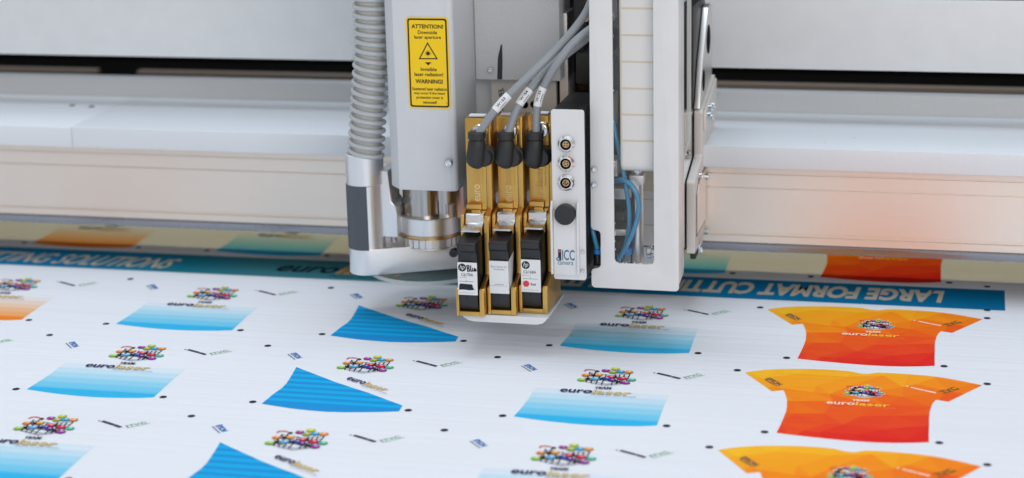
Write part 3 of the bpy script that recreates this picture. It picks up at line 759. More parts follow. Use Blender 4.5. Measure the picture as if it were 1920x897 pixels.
# ---- cables with moulded plugs
def cable(k):
    cds = [[(898, 250, 1701), (927, 209, 1706), (956, 177, 1712), (999, 136, 1722), (1043, 93, 1734), (1086, 43, 1742), (1107, 6, 1748), (1130, -60, 1756)],
           [(953, 250, 1711), (970, 203, 1716), (994, 168, 1726), (1025.5, 133, 1738), (1060, 104, 1746), (1103, 69.5, 1752), (1140, 30, 1760)],
           [(1005, 248, 1720), (1008, 197, 1722), (1020, 162, 1724), (1043, 122, 1726), (1072, 84, 1732), (1108, 53.6, 1740), (1150, 28, 1748)]][k]
    pts = []
    for px, py, Y in cds:
        x, z = pp(px, py, Y); pts.append((x, Y, z))
    lab = ['grey cable of the left ink holder, running out above the other two', 'grey cable of the middle ink holder, passing behind its neighbour', 'grey cable of the right ink holder, crossing in front of its neighbour'][k]
    t = thing('connector_cable', lab, 'cable', pts[0], 'grey cables plugged into the ink holders')
    P = spline(pts, 10)
    obj('cable_sheath', B().tube(P, 3.75, 18), 'cable', t, ang=60)
    # printed sleeve
    i0, i1 = [(13, 20), (12, 19), (8, 15)][k]
    # choose by height
    ztop, zbot = [(pp(957, 178, 1712)[1], pp(927, 208, 1706)[1]), (pp(992, 168, 1726)[1], pp(973, 198, 1716)[1]), (pp(1018, 163, 1724)[1], pp(1006, 200, 1722)[1])][k]
    S = [p for p in spline(pts, 40) if zbot <= p.z <= ztop]
    obj('cable_label', B().tube(S[::4] + [S[-1]], 4.05, 18), 'white', t, ang=60)
    mid = S[len(S) // 2]; d = (S[-1] - S[0]).normalized()
    nrm = Vector((0, 1, 0)).cross(d).normalized() * -1
    if nrm.dot(Vector((-d.z, 0, d.x))) < 0: nrm = -nrm
    fwd = d.cross(nrm).normalized()
    if fwd.y > 0: fwd = -fwd
    a = Art(lambda u, v, l, mid=mid, d=d, n_=nrm, fw=fwd: tuple(mid + d * u + n_ * v + fw * (math.sqrt(max(.1, 4.2 ** 2 - v * v)) + l)), .02)
    a.text('W15' + '345'[k], (-5.6, -.6), (11.2, 0), (0, 2.7), (40, 42, 52), bold=.02); a.rect(-4.6, 3.4, -2.9, -2.2, (150, 154, 164))
    a.build('sleeve_lettering', 'sign', t)
    # plug: nut, barrel, and side lobe that turns back into the holder
    px, Y = [(893.5, 1701), (948, 1711), (1002.5, 1720)][k]
    sc_ = 1
    xc, zt = pp(px, 246.5, Y); _, zb = pp(px, 262, Y); _, ze = pp(px, 318, Y)
    b = B().lathe([(5.6, 0), (7.6, .5), (8.3, 1.4), (8.3, (zt - zb) - 1.2), (6.4, zt - zb)], (xc, Y, zt), (0, 0, -1), 36); obj('plug_nut', b, 'rubber', t)
    hh = zb - ze
    b = B()
    rings = []; N = 28
    prof = [(0, 6.8, 0), (.05, 7.9, -.2), (.3, 8.5, -1.2), (.6, 9.1, -2.6), (.76, 8.8, -2.6), (.88, 7.2, -1.6), (.96, 4.6, -.6), (1, 1.6, .2)]
    for f_, r_, off in prof:
        z = zb - hh * f_
        rings.append([b.b.verts.new((xc - 1.0 * f_ + off * .6 + r_ * math.cos(q), Y + (5.5 * f_) * .6 + r_ * .92 * math.sin(q), z)) for q in [2 * math.pi * i / N for i in range(N)]])
    for A, D in zip(rings, rings[1:]):
        for i in range(N): b.face([A[i], A[(i + 1) % N], D[(i + 1) % N], D[i]])
    b.face(rings[0][::-1]); b.face(rings[-1]); obj('plug_body', b, 'rubber', t, ang=50)
    zc = zb - hh * .62
    b = B().lathe([(9.0, 0), (9.8, 1), (9.8, 4.5), (8.8, 5.2), (8.8, 6.2), (9.2, 7), (9.2, 10), (7.8, 12.6)], (xc + 4.4, Y - 1 + 14, zc), (0, -1, 0), 34)
    b.lathe([(8.6, 0), (8.6, 8)], (xc + 4.4, Y + 21, zc), (0, -1, 0), 24)
    obj('plug_collar', b, 'rubber', t)
for k in range(3): cable(k)

# ================================================================== CAMERA UNIT
cu = thing('camera_unit', 'pale metal faced camera box with three round sockets right of the gold holders', 'camera unit', (-358, 1745, 72))
YC = 1705
b = B().xz(rrect(-374.2, -343.2, 71.8, 234.6, 2.6), YC, YC + 2); obj('front_plate', b, 'panelw', cu, bevel=.4)
b = B().box(-372.6, -343.9, YC + 2.2, YC + 84, 82, 234); obj('camera_body', b, 'blackm', cu, bevel=.5)
b = B().box(-350.0, -344.0, YC + 2.2, YC + 62, 72.6, 81.8); obj('lower_flange', b, 'black', cu, bevel=.4)
for n, (px, py) in enumerate(((1062, 270), (1062, 306), (1062, 342))):
    x, z = pp(px, py, YC)
    b = B().lathe([(8.0, 0), (8.0, 1.0), (7.2, 1.8), (6.9, 2.0), (6.9, 3.2), (6.0, 4.0), (5.2, 4.0), (4.6, 2.4), (4.4, 1.4)], (x, YC, z), (0, -1, 0), 40, cap=False)
    r_ = obj('round_socket', b, 'satin', cu)
    b = B().cyl((x, YC - 1.2, z), (x, YC - 1.6, z), 4.6, 26); obj('socket_well', b, 'dark', r_)
    b = B().cyl((x, YC - 1.6, z), (x, YC - 3.0, z), 3.2, 22)
    obj('socket_insert', b, 'brass', r_)
    b = B(); 
    pn = [4, 5, 7][n]
    for i in range(pn):
        q = 2 * math.pi * i / pn + .7; rr_ = 1.75 if i or pn != 7 else 0
        b.cyl((x + rr_ * math.cos(q), YC - 3.0, z + rr_ * math.sin(q)), (x + rr_ * math.cos(q), YC - 3.4, z + rr_ * math.sin(q)), .62, 10)
    obj('contact_pin', b, 'dark', r_)
    if n:
        a = Art(front(YC - 2.1)); q0 = [0, 15, -35][n]; q1 = [0, 75, 20][n]
        for i in range(8):
            t0 = math.radians(q0 + (q1 - q0) * i / 8); t1 = math.radians(q0 + (q1 - q0) * (i + 1) / 8)
            a.poly([(x + 6.3 * math.cos(t0), z + 6.3 * math.sin(t0)), (x + 7.6 * math.cos(t0), z + 7.6 * math.sin(t0)), (x + 7.6 * math.cos(t1), z + 7.6 * math.sin(t1)), (x + 6.3 * math.cos(t1), z + 6.3 * math.sin(t1))], [(0, 0, 0), (205, 50, 50), (45, 50, 150)][n])
        a.build('colour_mark', 'sign', r_)
# folded clamp plate
x0_, zb_ = pp(1040.5, 513, YC); x1_, zt_ = pp(1084, 440, YC)
b = B().box(x0_, x1_ - .2, YC - 3.4, YC - 1.8, zb_, pp(1059, 396, YC)[1]); obj('clamp_plate', b, 'panelw', cu, bevel=.5)
zl = pp(1040, 376, YC)[1]; z2 = pp(1040, 388, YC)[1]
for xa in (x0_ - 2.2, x1_ - .2):
    sgn = 1 if xa > x0_ else -1
    b = B().yz([(YC - 6.4, zb_ + 1), (YC - 6.4, z2 - 3), (YC - 2.6, zl), (YC, zl), (YC, zb_ + 1)], xa, xa + 2.0); obj('clamp_flange', b, 'panelw', cu, bevel=.5)
xk, zk = pp(1059, 403, YC - 8)
b = B().lathe([(9.2, 0), (9.7, 1), (9.7, 7.2), (8.9, 8.2), (.1, 8.4)], (xk, YC - 2, zk), (0, -1, 0), 48, cap=False); obj('clamp_knob', b, 'rubber', cu)
for q in ((1093, 472), (1093, 508)):
    x, z = pp(*q, YC); screw(cu, x, YC, z, 1.7)
a = Art(front(YC - 3.6)); XL = lambda px, py: pp(px, py, YC - 3.5)
gx, gz = XL(1046, 489); gx2, gt = XL(1052, 468)
a.rect(gx + .3, gx2, gz, gt, (34, 32, 38)); a.up(); a.disc((gx + gx2) / 2 + .1, gt - 1.7, 1.15, (215, 60, 60))
a.disc(gx + .3, gz + 1.7, 1.8, (55, 110, 150)); a.up(); a.disc(gx + .3, gz + 1.7, .7, (225, 228, 230))
x, z = XL(1054, 488); a.text('ICC', (x, z), (12.0, 0), (0, 10.2), (62, 108, 146), bold=.012)
x, z = XL(1046, 496.5); a.text('camera', (x, z), (14.8, 0), (0, 3.2), (96, 130, 156))
a.build('logo', 'sign', cu)

# ================================================================== COVER PANEL with window
pc = thing('label_applicator_cover', 'tall white cover with a long window onto blank labels and blue tubes', 'machine cover', (-300, 1740, 60))
YP = 1720
P_ = lambda px, py: pp(px, py, YP)
ZT = 430
xl = -339.6
left = [(xl, ZT), P_(1107.8, 424), P_(1109, 428), P_(1112.4, 431), P_(1123, 433.7), P_(1126, 438.4), P_(1126.4, 497), P_(1124, 501.5), P_(1117.8, 503.7), P_(1111, 505), P_(1108.9, 509), P_(1109, 531), P_(1110.5, 536.5), P_(1114.5, 539.5)]
xr = -258.2; wl, wr = -319.0, -281.4; wb = 85.4
right = [P_(1266, 547), P_(1270, 546), P_(1272.8, 542)]
outer = left + right + [(xr, 70), (xr, ZT)]
win_r = [(wr, ZT), (wr, wb + 4), (wr - 1.2, wb + 1.2), (wr - 4, wb), (wl + 4, wb), (wl + 1.2, wb + 1.2), (wl, wb + 4), (wl, ZT)]
b = B(); b.xz(outer + win_r, YP, YP + 2.5)
obj('front_plate', b, 'panelw', pc, bevel=.5)
b = B().box(wl, wr, YP, YP + 2.5, 429.9, 450); b.box(xl, wl, YP, YP + 2.5, 430.1, 450); b.box(wr, xr, YP, YP + 2.5, 430.1, 450); obj('head_strip', b, 'panelw', pc)
# right side wall and floor
b = B().yz([(YP + 2.5, 66), (YP + 30, 69), (YP + 34, 75), (YP + 34, 450), (YP + 2.5, 450)], xr - 2.4, xr); obj('side_plate', b, 'panelw', pc, bevel=.5)
b = B().box(xr - 20, xr - 2.5, YP + 2.6, YP + 30, 66, 68.4); obj('bottom_fold', b, 'panelw', pc, bevel=.4)
b = B().box(wl - 1.5, wr + 1.5, YP + 3.0, YP + 4.2, wb - 1, 428); obj('window_pane', b, 'pane', pc)
for q in ((1114.8, 317), (1114.8, 346)):
    x, z = pp(*q, YP); screw(pc, x, YP, z, 2.9)
# beads of sealant round the pane
b = B(); rnd = random.Random(9)
for i in range(34):
    s_ = i % 3
    if s_ == 0: x, z = wl + .3 + rnd.uniform(-.3, .5), rnd.uniform(wb, 330)
    elif s_ == 1: x, z = wr - .3, rnd.uniform(wb, 180)
    else: x, z = rnd.uniform(wl + 2, wr - 2), wb + .3
    bmesh.ops.create_icosphere(b.b, subdivisions=1, radius=rnd.uniform(.3, .75), matrix=Matrix.Translation((x, YP + 1.4, z)) @ Matrix.Diagonal((1, .8, 1.5, 1)))
obj('sealant_beads', b, 'white', pc)
# side wall of the inside
b = B().box(xl + 1, -283.5, YP + 82, YP + 86, 75, 450); obj('rear_panel', b, 'slate', pc, bevel=.5)

# label web
lw = thing('label_web', 'long cream backing strip with blank white labels behind the window', 'label strip', (-297, 1742, 180))
YW = 1731
xa, _ = pp(1163, 200, YW); xb, _ = pp(1236, 200, YW)
pathw = [(YW, 430), (YW, 180)] + [(YW + 9 - 9 * math.cos(t), 180 - 9 * math.sin(t) * 1.0) for t in [math.radians(v) for v in range(15, 91, 15)]] + [(YW + 50, 166), (YW + 58, 156), (YW + 60, 146), (YW + 60, 84)]
def ribbon(path, x0, x1, th, m_, name, par, off=0):
    b = B(); fr = [b.b.verts.new((x0, y - off, z)) for y, z in path]; fr2 = [b.b.verts.new((x1, y - off, z)) for y, z in path]
    bk = [b.b.verts.new((x0, y - off + th, z)) for y, z in path]; bk2 = [b.b.verts.new((x1, y - off + th, z)) for y, z in path]
    for i in range(len(path) - 1):
        b.face([fr[i], fr[i + 1], fr2[i + 1], fr2[i]]); b.face([bk[i], bk2[i], bk2[i + 1], bk[i + 1]])
        b.face([fr[i], bk[i], bk[i + 1], fr[i + 1]]); b.face([fr2[i], fr2[i + 1], bk2[i + 1], bk2[i]])
    b.face([fr[0], fr2[0], bk2[0], bk[0]]); b.face([fr[-1], bk[-1], bk2[-1], fr2[-1]])
    return obj(name, b, m_, par, ang=50)
ribbon(pathw, xa, xb, .5, 'belt', 'backing_strip', lw)
# measured gaps between labels
gaps = [-36, 16, 66.5, 116.5, 166.5, 215.5, 264.5, 300]
for p0, p1 in zip(gaps, gaps[1:]):
    z1 = pp(1200, p0 + 1.9, YW)[1]; z0 = max(pp(1200, p1 - 1.9, YW)[1], 172)
    if p1 == 300: pth = [(YW, z1), (YW, 181)] + [(YW + 9 - 9 * math.cos(t), 180 - 9 * math.sin(t)) for t in [math.radians(v) for v in range(15, 76, 15)]]
    else: pth = [(YW, z1), (YW, z0)]
    ribbon(pth, xa + 1.6, xb, .3, 'beltw', 'blank_label', lw, off=.45)
for p0, p1 in zip([325, 374, 422, 462], [373, 421, 461, 500]):
    z1 = pp(1200, p0 + 1, YW + 60)[1]; z0 = pp(1200, p1 - 1, YW + 60)[1]
    ribbon([(YW + 60, min(z1, 138)), (YW + 60, z0)], xa + 1.6, xb, .3, 'beltw', 'blank_label', lw, off=.45)
# pneumatic cylinder inside
pn_ = thing('air_cylinder', 'slim upright silver air cylinder low in the window', 'air cylinder', (-294, 1752, 85))
YA = 1752
x, z0 = pp(1196, 500, YA); _, z1 = pp(1196, 345, YA); _, z2 = pp(1196, 322, YA)
obj('barrel', B().cyl((x, YA, z0 - 3), (x, YA, z1), 5.6, 30), 'alu', pn_)
b = B().box(x - 6.6, x + 6.6, YA - 6.6, YA + 6.6, z1, z1 + 9.5); obj('end_block', b, 'alu_flat', pn_, bevel=.8)
b = B().cyl((x, YA, z1 + 9.5), (x, YA, z2 + 3), 4.0, 6); obj('hex_nut', b, 'zinc', pn_, bevel=.4)
b = B().cyl((x - 4, YA + 4, z2 + 4), (x - 4, YA + 4, z2 + 13), 8.5, 26); obj('bumper', b, 'belt', pn_, bevel=.8)
b = B().lathe([(5, 0), (6.6, .6), (6.6, 4), (4.4, 4.4), (4.4, 9), (6.8, 9.4), (6.8, 14)], (x + 9, YA + 2, pp(1215, 474, YA)[1]), (1, 0, 0), 26); obj('knurled_screw', b, 'zinc', pn_)
# manifold pieces in the dark gap left of the labels
mf = thing('valve_manifold', 'small dark metal valve block with fittings at the left edge of the window', 'valve block', (-316, 1765, 85))
x0_, _ = pp(1150, 350, 1765); x1_, _ = pp(1182, 350, 1765)
for py0, py1, m_, dx in ((352, 372, 'alu_flat', 0), (396, 415, 'black', -6), (428, 440, 'alu_flat', -4), (452, 492, 'black', 3), (300, 330, 'alu_flat', -12), (60, 96, 'black', -14), (-10, 40, 'alu_flat', -15), (112, 160, 'slate', -14), (178, 240, 'alu_flat', -15)):
    za = pp(1165, py1, 1765)[1]; zb2 = pp(1165, py0, 1765)[1]
    b = B().box(x0_ - 4, x1_ + dx, 1760, 1786, za, zb2); obj('valve_body', b, m_, mf, bevel=1)
x, z = pp(1175, 476, 1748); b = B().cyl((x, 1748, z), (x, 1748, z + 6), 5.4, 22); obj('push_fitting', b, 'bluep', mf, bevel=.8)
b = B().cyl((x, 1748, z - 8), (x, 1748, z), 4.0, 22); obj('push_fitting', b, 'zinc', mf)
x, z = pp(1159, 476, 1746); b = B().cyl((x, 1746, z - 9), (x, 1746, z), 2.6, 16); obj('stud', b, 'zinc', mf)

def tube_thing(pts, label, r=2.4):
    P = []
    for px, py, Y in pts:
        x, z = pp(px, py, Y); P.append((x, Y, z))
    return obj('air_tube', B().tube(spline(P, 10), r, 16), 'blue', ang=70, label=label, cat='air tube', group='blue air tubes')
tube_thing([(1140, 190, 1752), (1149, 225, 1746), (1155, 260, 1742), (1168, 320, 1740), (1178, 380, 1741), (1179, 430, 1741), (1170, 466, 1741), (1158, 492, 1743)], 'blue air tube running down the left side of the window from above the arc', 2.2)
tube_thing([(1150, 340, 1745), (1166, 338, 1737), (1184, 348, 1734), (1196, 372, 1733), (1197, 398, 1733), (1189, 430, 1734), (1176, 458, 1736), (1160, 486, 1742)], 'blue air tube bending in an arc in front of the silver cylinder', 2.4)
tube_thing([(1108, 380, 1735), (1109, 420, 1733), (1114, 445, 1731), (1120, 468, 1730)], 'short blue air tube in the notch at the cover left edge', 2.2)
ft = thing('tube_fitting', 'black elbow fitting with blue ring in the cover notch', 'fitting', (*[pp(1120, 490, 1730)[0]], 1730, pp(1120, 494, 1730)[1]))
x, z = pp(1120.5, 470, 1730); b = B().cyl((x, 1730, z - 3), (x, 1730, z + 1), 3.6, 20); obj('release_ring', b, 'bluep', ft)
b = B().cyl((x, 1730, z - 14), (x, 1730, z - 3), 3.9, 20); b.cyl((x, 1730, z - 12), (x + 3.5, 1730, z - 12), 3.4, 18); obj('elbow', b, 'blackg', ft, bevel=.4)

# ================================================================== RIGHT BRACKET
rbk = thing('carriage_bracket', 'stepped thick aluminium side plate at the right end of the carriage', 'bracket', (-266, 1880, 58))
prf = [(1853, 59), (1853, 131), (1854.5, 133.5), (1903, 146.5), (1905, 149), (1905, 192), (1907, 194.5), (1996, 213), (2000, 213), (2000, 59)]
b = B().yz(prf, -270.3, -261.8); obj('side_plate', b, 'plate', rbk, bevel=.8, seg=3)
b = B().yz([(1862, 74), (1862, 118), (1882, 131), (1926, 131), (1926, 74)], -261.8, -261.3); obj('recess_seal', b, 'black', rbk)
b = B().yz([(1864, 76), (1864, 117.4), (1883, 129.6), (1926, 129.6), (1926, 76)], -261.6, -260.9); obj('access_lid', b, 'alu_flat', rbk)
b = B().box(-268, -262.5, 1862, 1885, 50.5, 58.8); obj('rubber_foot', b, 'black', rbk, bevel=.8)
b = B().box(-262, -259, 1872, 1890, 55, 63); obj('foot_clip', b, 'zinc', rbk, bevel=.4)
for q in ((1323, 331), (1323, 434), (1310, 330), (1310, 470)):
    # screws stand on the plate's right side
    Yq = 1925 if q[0] > 1315 else 1880
    x, z = pp(q[0], q[1], Yq)
    b = B().lathe([(3.3, 0), (3.3, 3.2), (2.0, 3.3), (1.8, 2.2), (.1, 2.2)], (-261.6, Yq, z), (1, 0, 0), 20, cap=False); obj('screw', b, 'zinc', rbk)
b = B().yz([(1912, 172), (1912, 192), (1998, 210), (1998, 172)], -261.7, -259.5); obj('angle_piece', b, 'plate', rbk, bevel=1)
for (yy, zz) in ((1922, 186), (1950, 190), (1940, 180), (1930, 192)):
    b = B().lathe([(3.4, 0), (3.4, 6), (2.2, 6.1), (2.0, 4.5), (.1, 4.5)], (-261.5, yy, zz), (1, 0, 0), 20, cap=False); obj('screw', b, 'zinc', rbk)
ra = thing('guide_arm', 'slim light metal arm with two oval holes beside the hood', 'bracket arm', (-266, 1960, 195))
b = B().yz([(1905, 196), (1920, 200), (1996, 215), (1996, 288), (1980, 291), (1965, 289), (1925, 240)], -270, -264.5); obj('arm_plate', b, 'alu_flat', ra, bevel=.6)
b = B()
for cy, cz, ry, rz_ in ((1968, 256, 13, 15), (1932, 220, 8, 11)):
    b.prism([(cy + ry * math.cos(t), cz + rz_ * math.sin(t)) for t in [2 * math.pi * i / 24 for i in range(24)]], lambda y, z: (-264.4, y, z), lambda y, z: (-264.0, y, z))
obj('oval_hole', b, 'dark', ra)
b = B().box(-284, -271, 1905, 1990, 196, 300); obj('arm_web', b, 'black', ra, bevel=.6)

lp = thing('inner_bracket', 'polished plate between the white cover and the stepped side plate', 'bracket', (-275, 1860, 60))
prf2 = [(1849, 66), (1849, 131), (1850.5, 133.5), (1899, 147), (1901, 149), (1901, 192), (1960, 205), (1960, 66)]
b = B().yz(prf2, -281.5, -271.3); obj('inner_plate', b, 'plate', lp, bevel=.8, seg=3)
b = B().yz([(1848, 64), (1848, 132), (1849.5, 134.5), (1897.5, 148), (1899, 150), (1899, 192), (1960, 205), (1960, 64)], -271.2, -270.4); obj('dark_gap_strip', b, 'dark', lp)  # black strip stands in for the shade in the gap between the plates
for q in ((1289, 287),):
    x, z = pp(*q, 1896); screw(lp, x, 1898, z, 3.6)

# bent acrylic shield beside the cover
sh = thing('acrylic_shield', 'bent clear acrylic guard whose bright edge runs beside the white cover', 'guard', (-256, 1770, 150))
x0_, _ = pp(1290, 100, 1770)
b = B().yz([(1756, 450), (1756, 188), (1776, 188), (1776, 450)], x0_ - 6, x0_ - 4.4); obj('clear_sheet', b, 'acry', sh)
zc0 = pp(1292, 255, 1778)[1]; zc1 = pp(1281, 302, 1778)[1]
x_a = pp(1292, 100, 1778)[0]; x_b = pp(1281, 300, 1778)[0]
b = B().xz([(x_a - 2, 450), (x_a - 2, zc0), (x_b - 1.2, zc1), (x_b + 1.0, zc1), (x_a + 2, zc0 - 1), (x_a + 2, 450)], 1776.5, 1779.5); obj('bright_edge', b, 'acry_e', sh, bevel=.5)

# ================================================================== LASER HEAD
lh = thing('laser_unit', 'boxy grey laser head with yellow warning label over a round nozzle', 'laser head', (-530, 1790, 45))
plan = [(-548.5, 1766), (-536, 1750), (-484, 1750), (-479.3, 1751.6), (-477.6, 1754), (-477.6, 1832), (-548.5, 1832)]
b = B().xy(plan, 141.5, 460); obj('housing', b, 'powder', lh, bevel=1.0)
x, z = pp(848, 0, 1750); b = B().box(-484.3, -484.05, 1749.6, 1750.6, 143, 458); obj('panel_seam', b, 'hood', lh)
x, z = pp(842, 305, 1750); screw(lh, x, 1750, z, 4.0)
# warning label
YL = 1749.4
lb = thing('warning_label', 'yellow and black rectangular laser warning sticker on the grey laser head', 'warning label', (-500, YL, 222))
P2 = lambda px, py: pp(px, py, YL)
q0 = P2(768, 202); q1 = P2(845, 202); q2 = P2(840, 35); q3 = P2(760, 35)
lx0 = (q0[0] + q3[0]) / 2 ; lx1 = (q1[0] + q2[0]) / 2; lz0 = q0[1] - .5; lz1 = q2[1] + 1.0
b = B().xz(rrect(lx0, lx1, lz0, lz1, 3.2), YL, YL + .3); sheet_o = obj('sticker_sheet', b, 'sign', lb, smooth=False)
me = sheet_o.data; ca = me.color_attributes.new('ink', 'FLOAT_COLOR', 'CORNER')
for d_ in ca.data: d_.color = (*s2l((252, 208, 8)), 1)
a = Art(front(YL - .1), .05); K = (28, 24, 16)
a.poly(rrect(lx0 + 1.3, lx1 - 1.3, lz0 + 1.3, lz1 - 1.3, 2.6), K); a.up(); a.poly(rrect(lx0 + 2.9, lx1 - 2.9, lz0 + 2.9, lz1 - 2.9, 1.6), (252, 208, 8)); a.up()
cx = (lx0 + lx1) / 2
PXM = P2(802, 100)[0] - P2(801, 100)[0]
def ln(txt, py, wpx, hpx, bold=0.):
    x, z = P2(803, py); a.textc(txt, cx + .2, z, wpx * PXM, hpx * PXM, K, bold + .012)
ln('ATTENTION!', 50, 59.5, 7.6, .022); ln('Downside', 61, 36, 6.8, .008); ln('laser aperture', 71, 50, 8.2, .008)
def T_(px, py): x, z = P2(px, py); return (cx + (px - 802.5) * PXM, z)
tri = [(784.5, 111.5), (821, 111.5), (802.4, 79)]; a.poly([T_(*p) for p in tri], K); a.up()
tri = [(788.2, 109.2), (817.2, 109.2), (802.5, 83.4)]; a.poly([T_(*p) for p in tri], (252, 208, 8)); a.up()
c0 = T_(802.6, 100.5); a.disc(*c0, 1.75, K)
for i in range(16):
    q = math.pi * 2 * i / 16; r_ = 3.4 if i % 2 == 0 else 2.7
    a.stroke([(c0[0] + 1.5 * math.cos(q), c0[1] + 1.5 * math.sin(q)), (c0[0] + r_ * math.cos(q), c0[1] + r_ * math.sin(q))], .22, K)
a.stroke([c0, (c0[0] + 4.4, c0[1])], .3, K)
a.poly([T_(*p) for p in [(802.4, 123), (808.6, 117), (796.2, 117)]], K)
ln('Invisible', 130.3, 30, 6.6, .008); ln('laser radiation!', 139.8, 54, 6.8, .008); ln('WARNING!', 153, 51.5, 8.0, .02)
ln('Scattered laser radiation', 167, 65, 6.0, .006); ln('may occur if the beam', 175.6, 58, 6.0, .006); ln('protection cover is', 184, 50, 6.6, .006); ln('removed!', 192, 26, 6.0, .006)
x, z = T_(836, 193.5); a.textc('5/8', x - .2, z, 2.4, 1.6, (110, 90, 20))
a.build('sticker_print', 'sign', lb)

# nozzle group under the housing
NX, NY = pp(808, 430, 1823)[0], 1823
def Zn(py, Y): return pp(803, py, Y)[1]
zc_t = 150; 
zclamp_b = Zn(445, NY - 30); zclamp_t = Zn(412, NY - 30)
b = B().lathe([(21.6, 0), (22.6, .8), (22.6, 60)], (NX - 4, NY - 3, zclamp_t - 14), (0, 0, 1), 56); obj('lens_barrel', b, 'steel', lh)
b = B().box(NX - 32, NX + 34, 1836, 1842, zclamp_t - 10, 160); obj('barrel_shade_block', b, 'dark', lh, bevel=1)  # added black box that stands in for the shadow behind the barrel
b = B().lathe([(24.4, 0), (25.6, 1.6), (25.6, 45)], (NX + 15, NY + 9, zclamp_t - 4), (0, 0, 1), 56); obj('rear_barrel', b, 'steel', lh)
# clamp ring
b = B().lathe([(31.0, 0), (32.2, .9), (32.2, zclamp_t - zclamp_b - .8), (31.4, zclamp_t - zclamp_b), (23, zclamp_t - zclamp_b)], (NX, NY, zclamp_b), (0, 0, 1), 72); obj('clamp_ring', b, 'alu', lh)
b = B()
hz = zclamp_t + 6
b.lathe([(32.0, 0), (32.0, 14)], (NX, NY, zclamp_t - 1), (0, 0, 1), 20, arc=(math.radians(-38), math.radians(20)), cap=False)
b.lathe([(26.5, 0), (26.5, 14)], (NX, NY, zclamp_t - 1), (0, 0, 1), 20, arc=(math.radians(-38), math.radians(20)), cap=False)
obj('clamp_ear', b, 'steel', lh)
zr_t = zclamp_b - 3.4; zr_b = zr_t - 8.4
b = B().lathe([(30.6, 0), (30.6, 5)], (NX, NY, zr_t - .8), (0, 0, 1), 64); obj('brass_ring', b, 'brass', lh)
b = B()
n_k = 30
ringp = []
for i in range(n_k):
    a0 = 2 * math.pi * i / n_k; a1 = 2 * math.pi * (i + 1) / n_k; g_ = (a1 - a0) * .09
    ringp += [(32.6, a0 + g_), (32.6, (a0 + a1) / 2), (32.6, a1 - g_), (30.4, a1 - g_), (30.4, a1 + g_)]
b.xy([(NX + r * math.cos(t), NY + r * math.sin(t)) for r, t in ringp], zr_b, zr_t); obj('knurled_ring', b, 'alu_flat', lh)
# upright bracket between the socket and the barrel
xA, _ = pp(718, 400, 1792); xB, _ = pp(746, 400, 1792)
b = B().xz([(xA - 2, zclamp_b - 1), (xB, zclamp_b - 1), (xB, zclamp_t + 6), (xB - 1, zclamp_t + 12), (xB - 6, zclamp_t + 18), (xB - 8, 150), (xA - 2, 150)], 1790, 1822); obj('upright', b, 'alu', lh, bevel=1.6, seg=3)
b = B().box(xB - 3, NX - 22, 1802, 1816, zclamp_b + 1, zclamp_t - 1); obj('clamp_link', b, 'alu', lh, bevel=1.5)
b = B().cyl((xA + 8, 1800, zclamp_b - 8), (xA + 8, 1800, zclamp_b), 3.2, 16); obj('pin', b, 'steel', lh)
# suction socket
SX, SY, SR = pp(684, 330, 1793)[0], 1793, 18.6
def Zs(py): return pp(684, py, SY - SR)[1]
z_top = Zs(294) ; z_c = Zs(352); z_s = Zs(469); z_b = Zs(517.5)
b = B().lathe([(SR - 1.8, z_top - z_c), (SR - .6, z_top - z_c), (SR + .5, z_top - z_c - 1), (SR + .5, .8), (SR - .2, 0)][::-1], (SX, SY, z_c), (0, 0, 1), 64); obj('socket_collar', b, 'alu', lh)
b = B().lathe([(SR - .6, 0), (SR - .6, z_c - z_s)], (SX, SY, z_s), (0, 0, 1), 64); obj('socket_tube', b, 'alu', lh)
b = B()
b.lathe([(SR - .5, 0), (SR + .9, 0), (SR + .9, z_c - z_s + 1.2), (SR - .5, z_c - z_s + 1.2), (SR - .5, 0)], (SX, SY, z_s - .8), (0, 0, 1), 30, arc=(math.radians(158), math.radians(291)), cap=False)
obj('sleeve_cover', b, 'slate', lh)
# base arm from socket to nozzle
arm = []
RA = SR + .6
for i in range(29):
    t = math.radians(297 - 180 * i / 28); arm.append((SX + RA * math.cos(t), SY + RA * math.sin(t)))
arm += [(-492, 1872), (-478, 1868), (-474, 1850), (-476, 1823)]
b = B().xy(arm, z_b, z_s); obj('suction_base', b, 'alu', lh, bevel=1.0, seg=3)
b = B().lathe([(32.0, 0), (33.4, .5), (33.4, 2.4)], (NX, NY, zr_b - 2.6), (0, 0, 1), 56); obj('nozzle_seat', b, 'alu_flat', lh, bevel=.4)
x, z = pp(852, 473, 1793); b = B().cyl((x, 1796, z), (x, 1788, z), 4.4, 24); obj('black_screw', b, 'blackg', lh, bevel=.5)
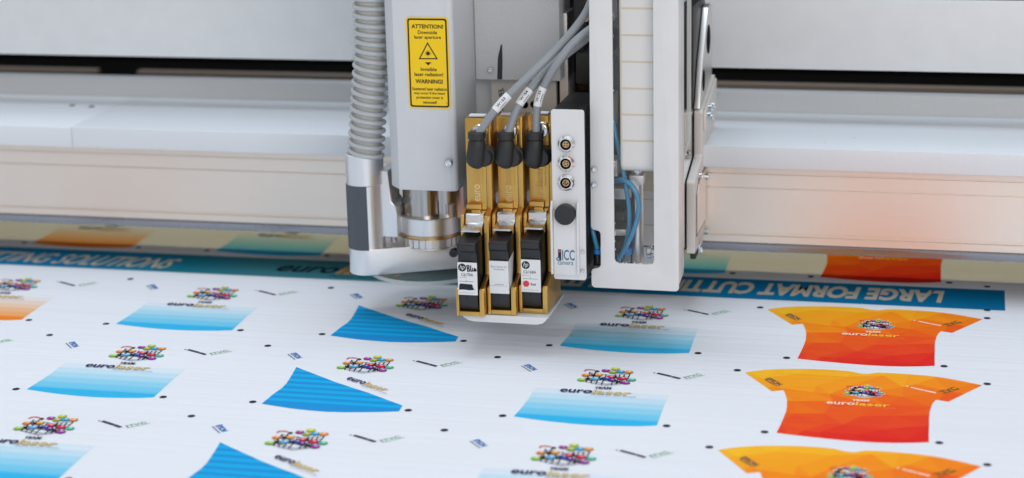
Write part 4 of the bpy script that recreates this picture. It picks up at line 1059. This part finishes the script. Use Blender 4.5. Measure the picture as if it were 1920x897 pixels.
# clear disc
b = B().mat('acry')
b.lathe([(62, 0), (63, .7), (63, 3.4), (62, 4.0)], (-530, 1826, z_b - 4.2), (0, 0, 1), 96); obj('clear_disc', b, None, lh)
b = B().lathe([(62.8, 0), (63.5, .4), (63.5, 3.6), (62.8, 4.0), (62.8, 0)], (-530, 1826, z_b - 4.0), (0, 0, 1), 96, cap=False); obj('disc_rim', b, 'acry_e', lh)

# ================================================================== HOSE
hs = thing('suction_hose', 'clear ribbed suction hose with grey coil beside the grey laser head', 'hose', (SX, SY, z_top))
ax = []
for px, py in ((686, 292), (688, 250), (691, 200), (694.5, 150), (697, 110), (697.5, 70), (696.5, 35), (694.5, 0), (690, -50), (684, -110)):
    Y = SY - 1.5; x, z = pp(px, py, Y); ax.append((x, Y, z))
AX = spline(ax, 24); lens_ = [0]
for p, q in zip(AX, AX[1:]): lens_.append(lens_[-1] + (q - p).length)
Lt = lens_[-1]
def on_axis(s_):
    i = 0
    lo, hi = 0, len(lens_) - 1
    while hi - lo > 1:
        mid_ = (lo + hi) // 2
        if lens_[mid_] <= s_: lo = mid_
        else: hi = mid_
    k = (s_ - lens_[lo]) / max(1e-6, lens_[hi] - lens_[lo]); return AX[lo].lerp(AX[hi], k), (AX[hi] - AX[lo]).normalized()
pitch = 8.6; P = []
s_ = 0
while s_ < Lt - 1:
    p, t = on_axis(s_); u = Vector((1, 0, 0)); u = (u - t * u.dot(t)).normalized(); v = t.cross(u)
    q = -2 * math.pi * s_ / pitch + 1.0
    P.append(p + (u * math.cos(q) + v * math.sin(q)) * 16.3); s_ += pitch / 30
obj('coil', B().tube(P, 2.45, 9, True), 'coil', hs, ang=80)
PT = []; RR = []
s_ = 0
while s_ < Lt - 1:
    p, t = on_axis(s_); PT.append(p); RR.append(15.6 - 1.0 * abs(math.sin(math.pi * s_ / pitch))); s_ += pitch / 4
obj('film_wall', B().tube(PT, RR, 36, False), 'film', hs, ang=80)
obj('inner_liner', B().tube(PT, [12.4] * len(PT), 24, False), 'white', hs, ang=80)

# laser pointer dot on the fabric
a = Art(table(0, 0, .6)); a.disc(-368.6, 1752.7, 1.5, (255, 120, 150)); o = a.build('laser_spot', 'ink', fab)
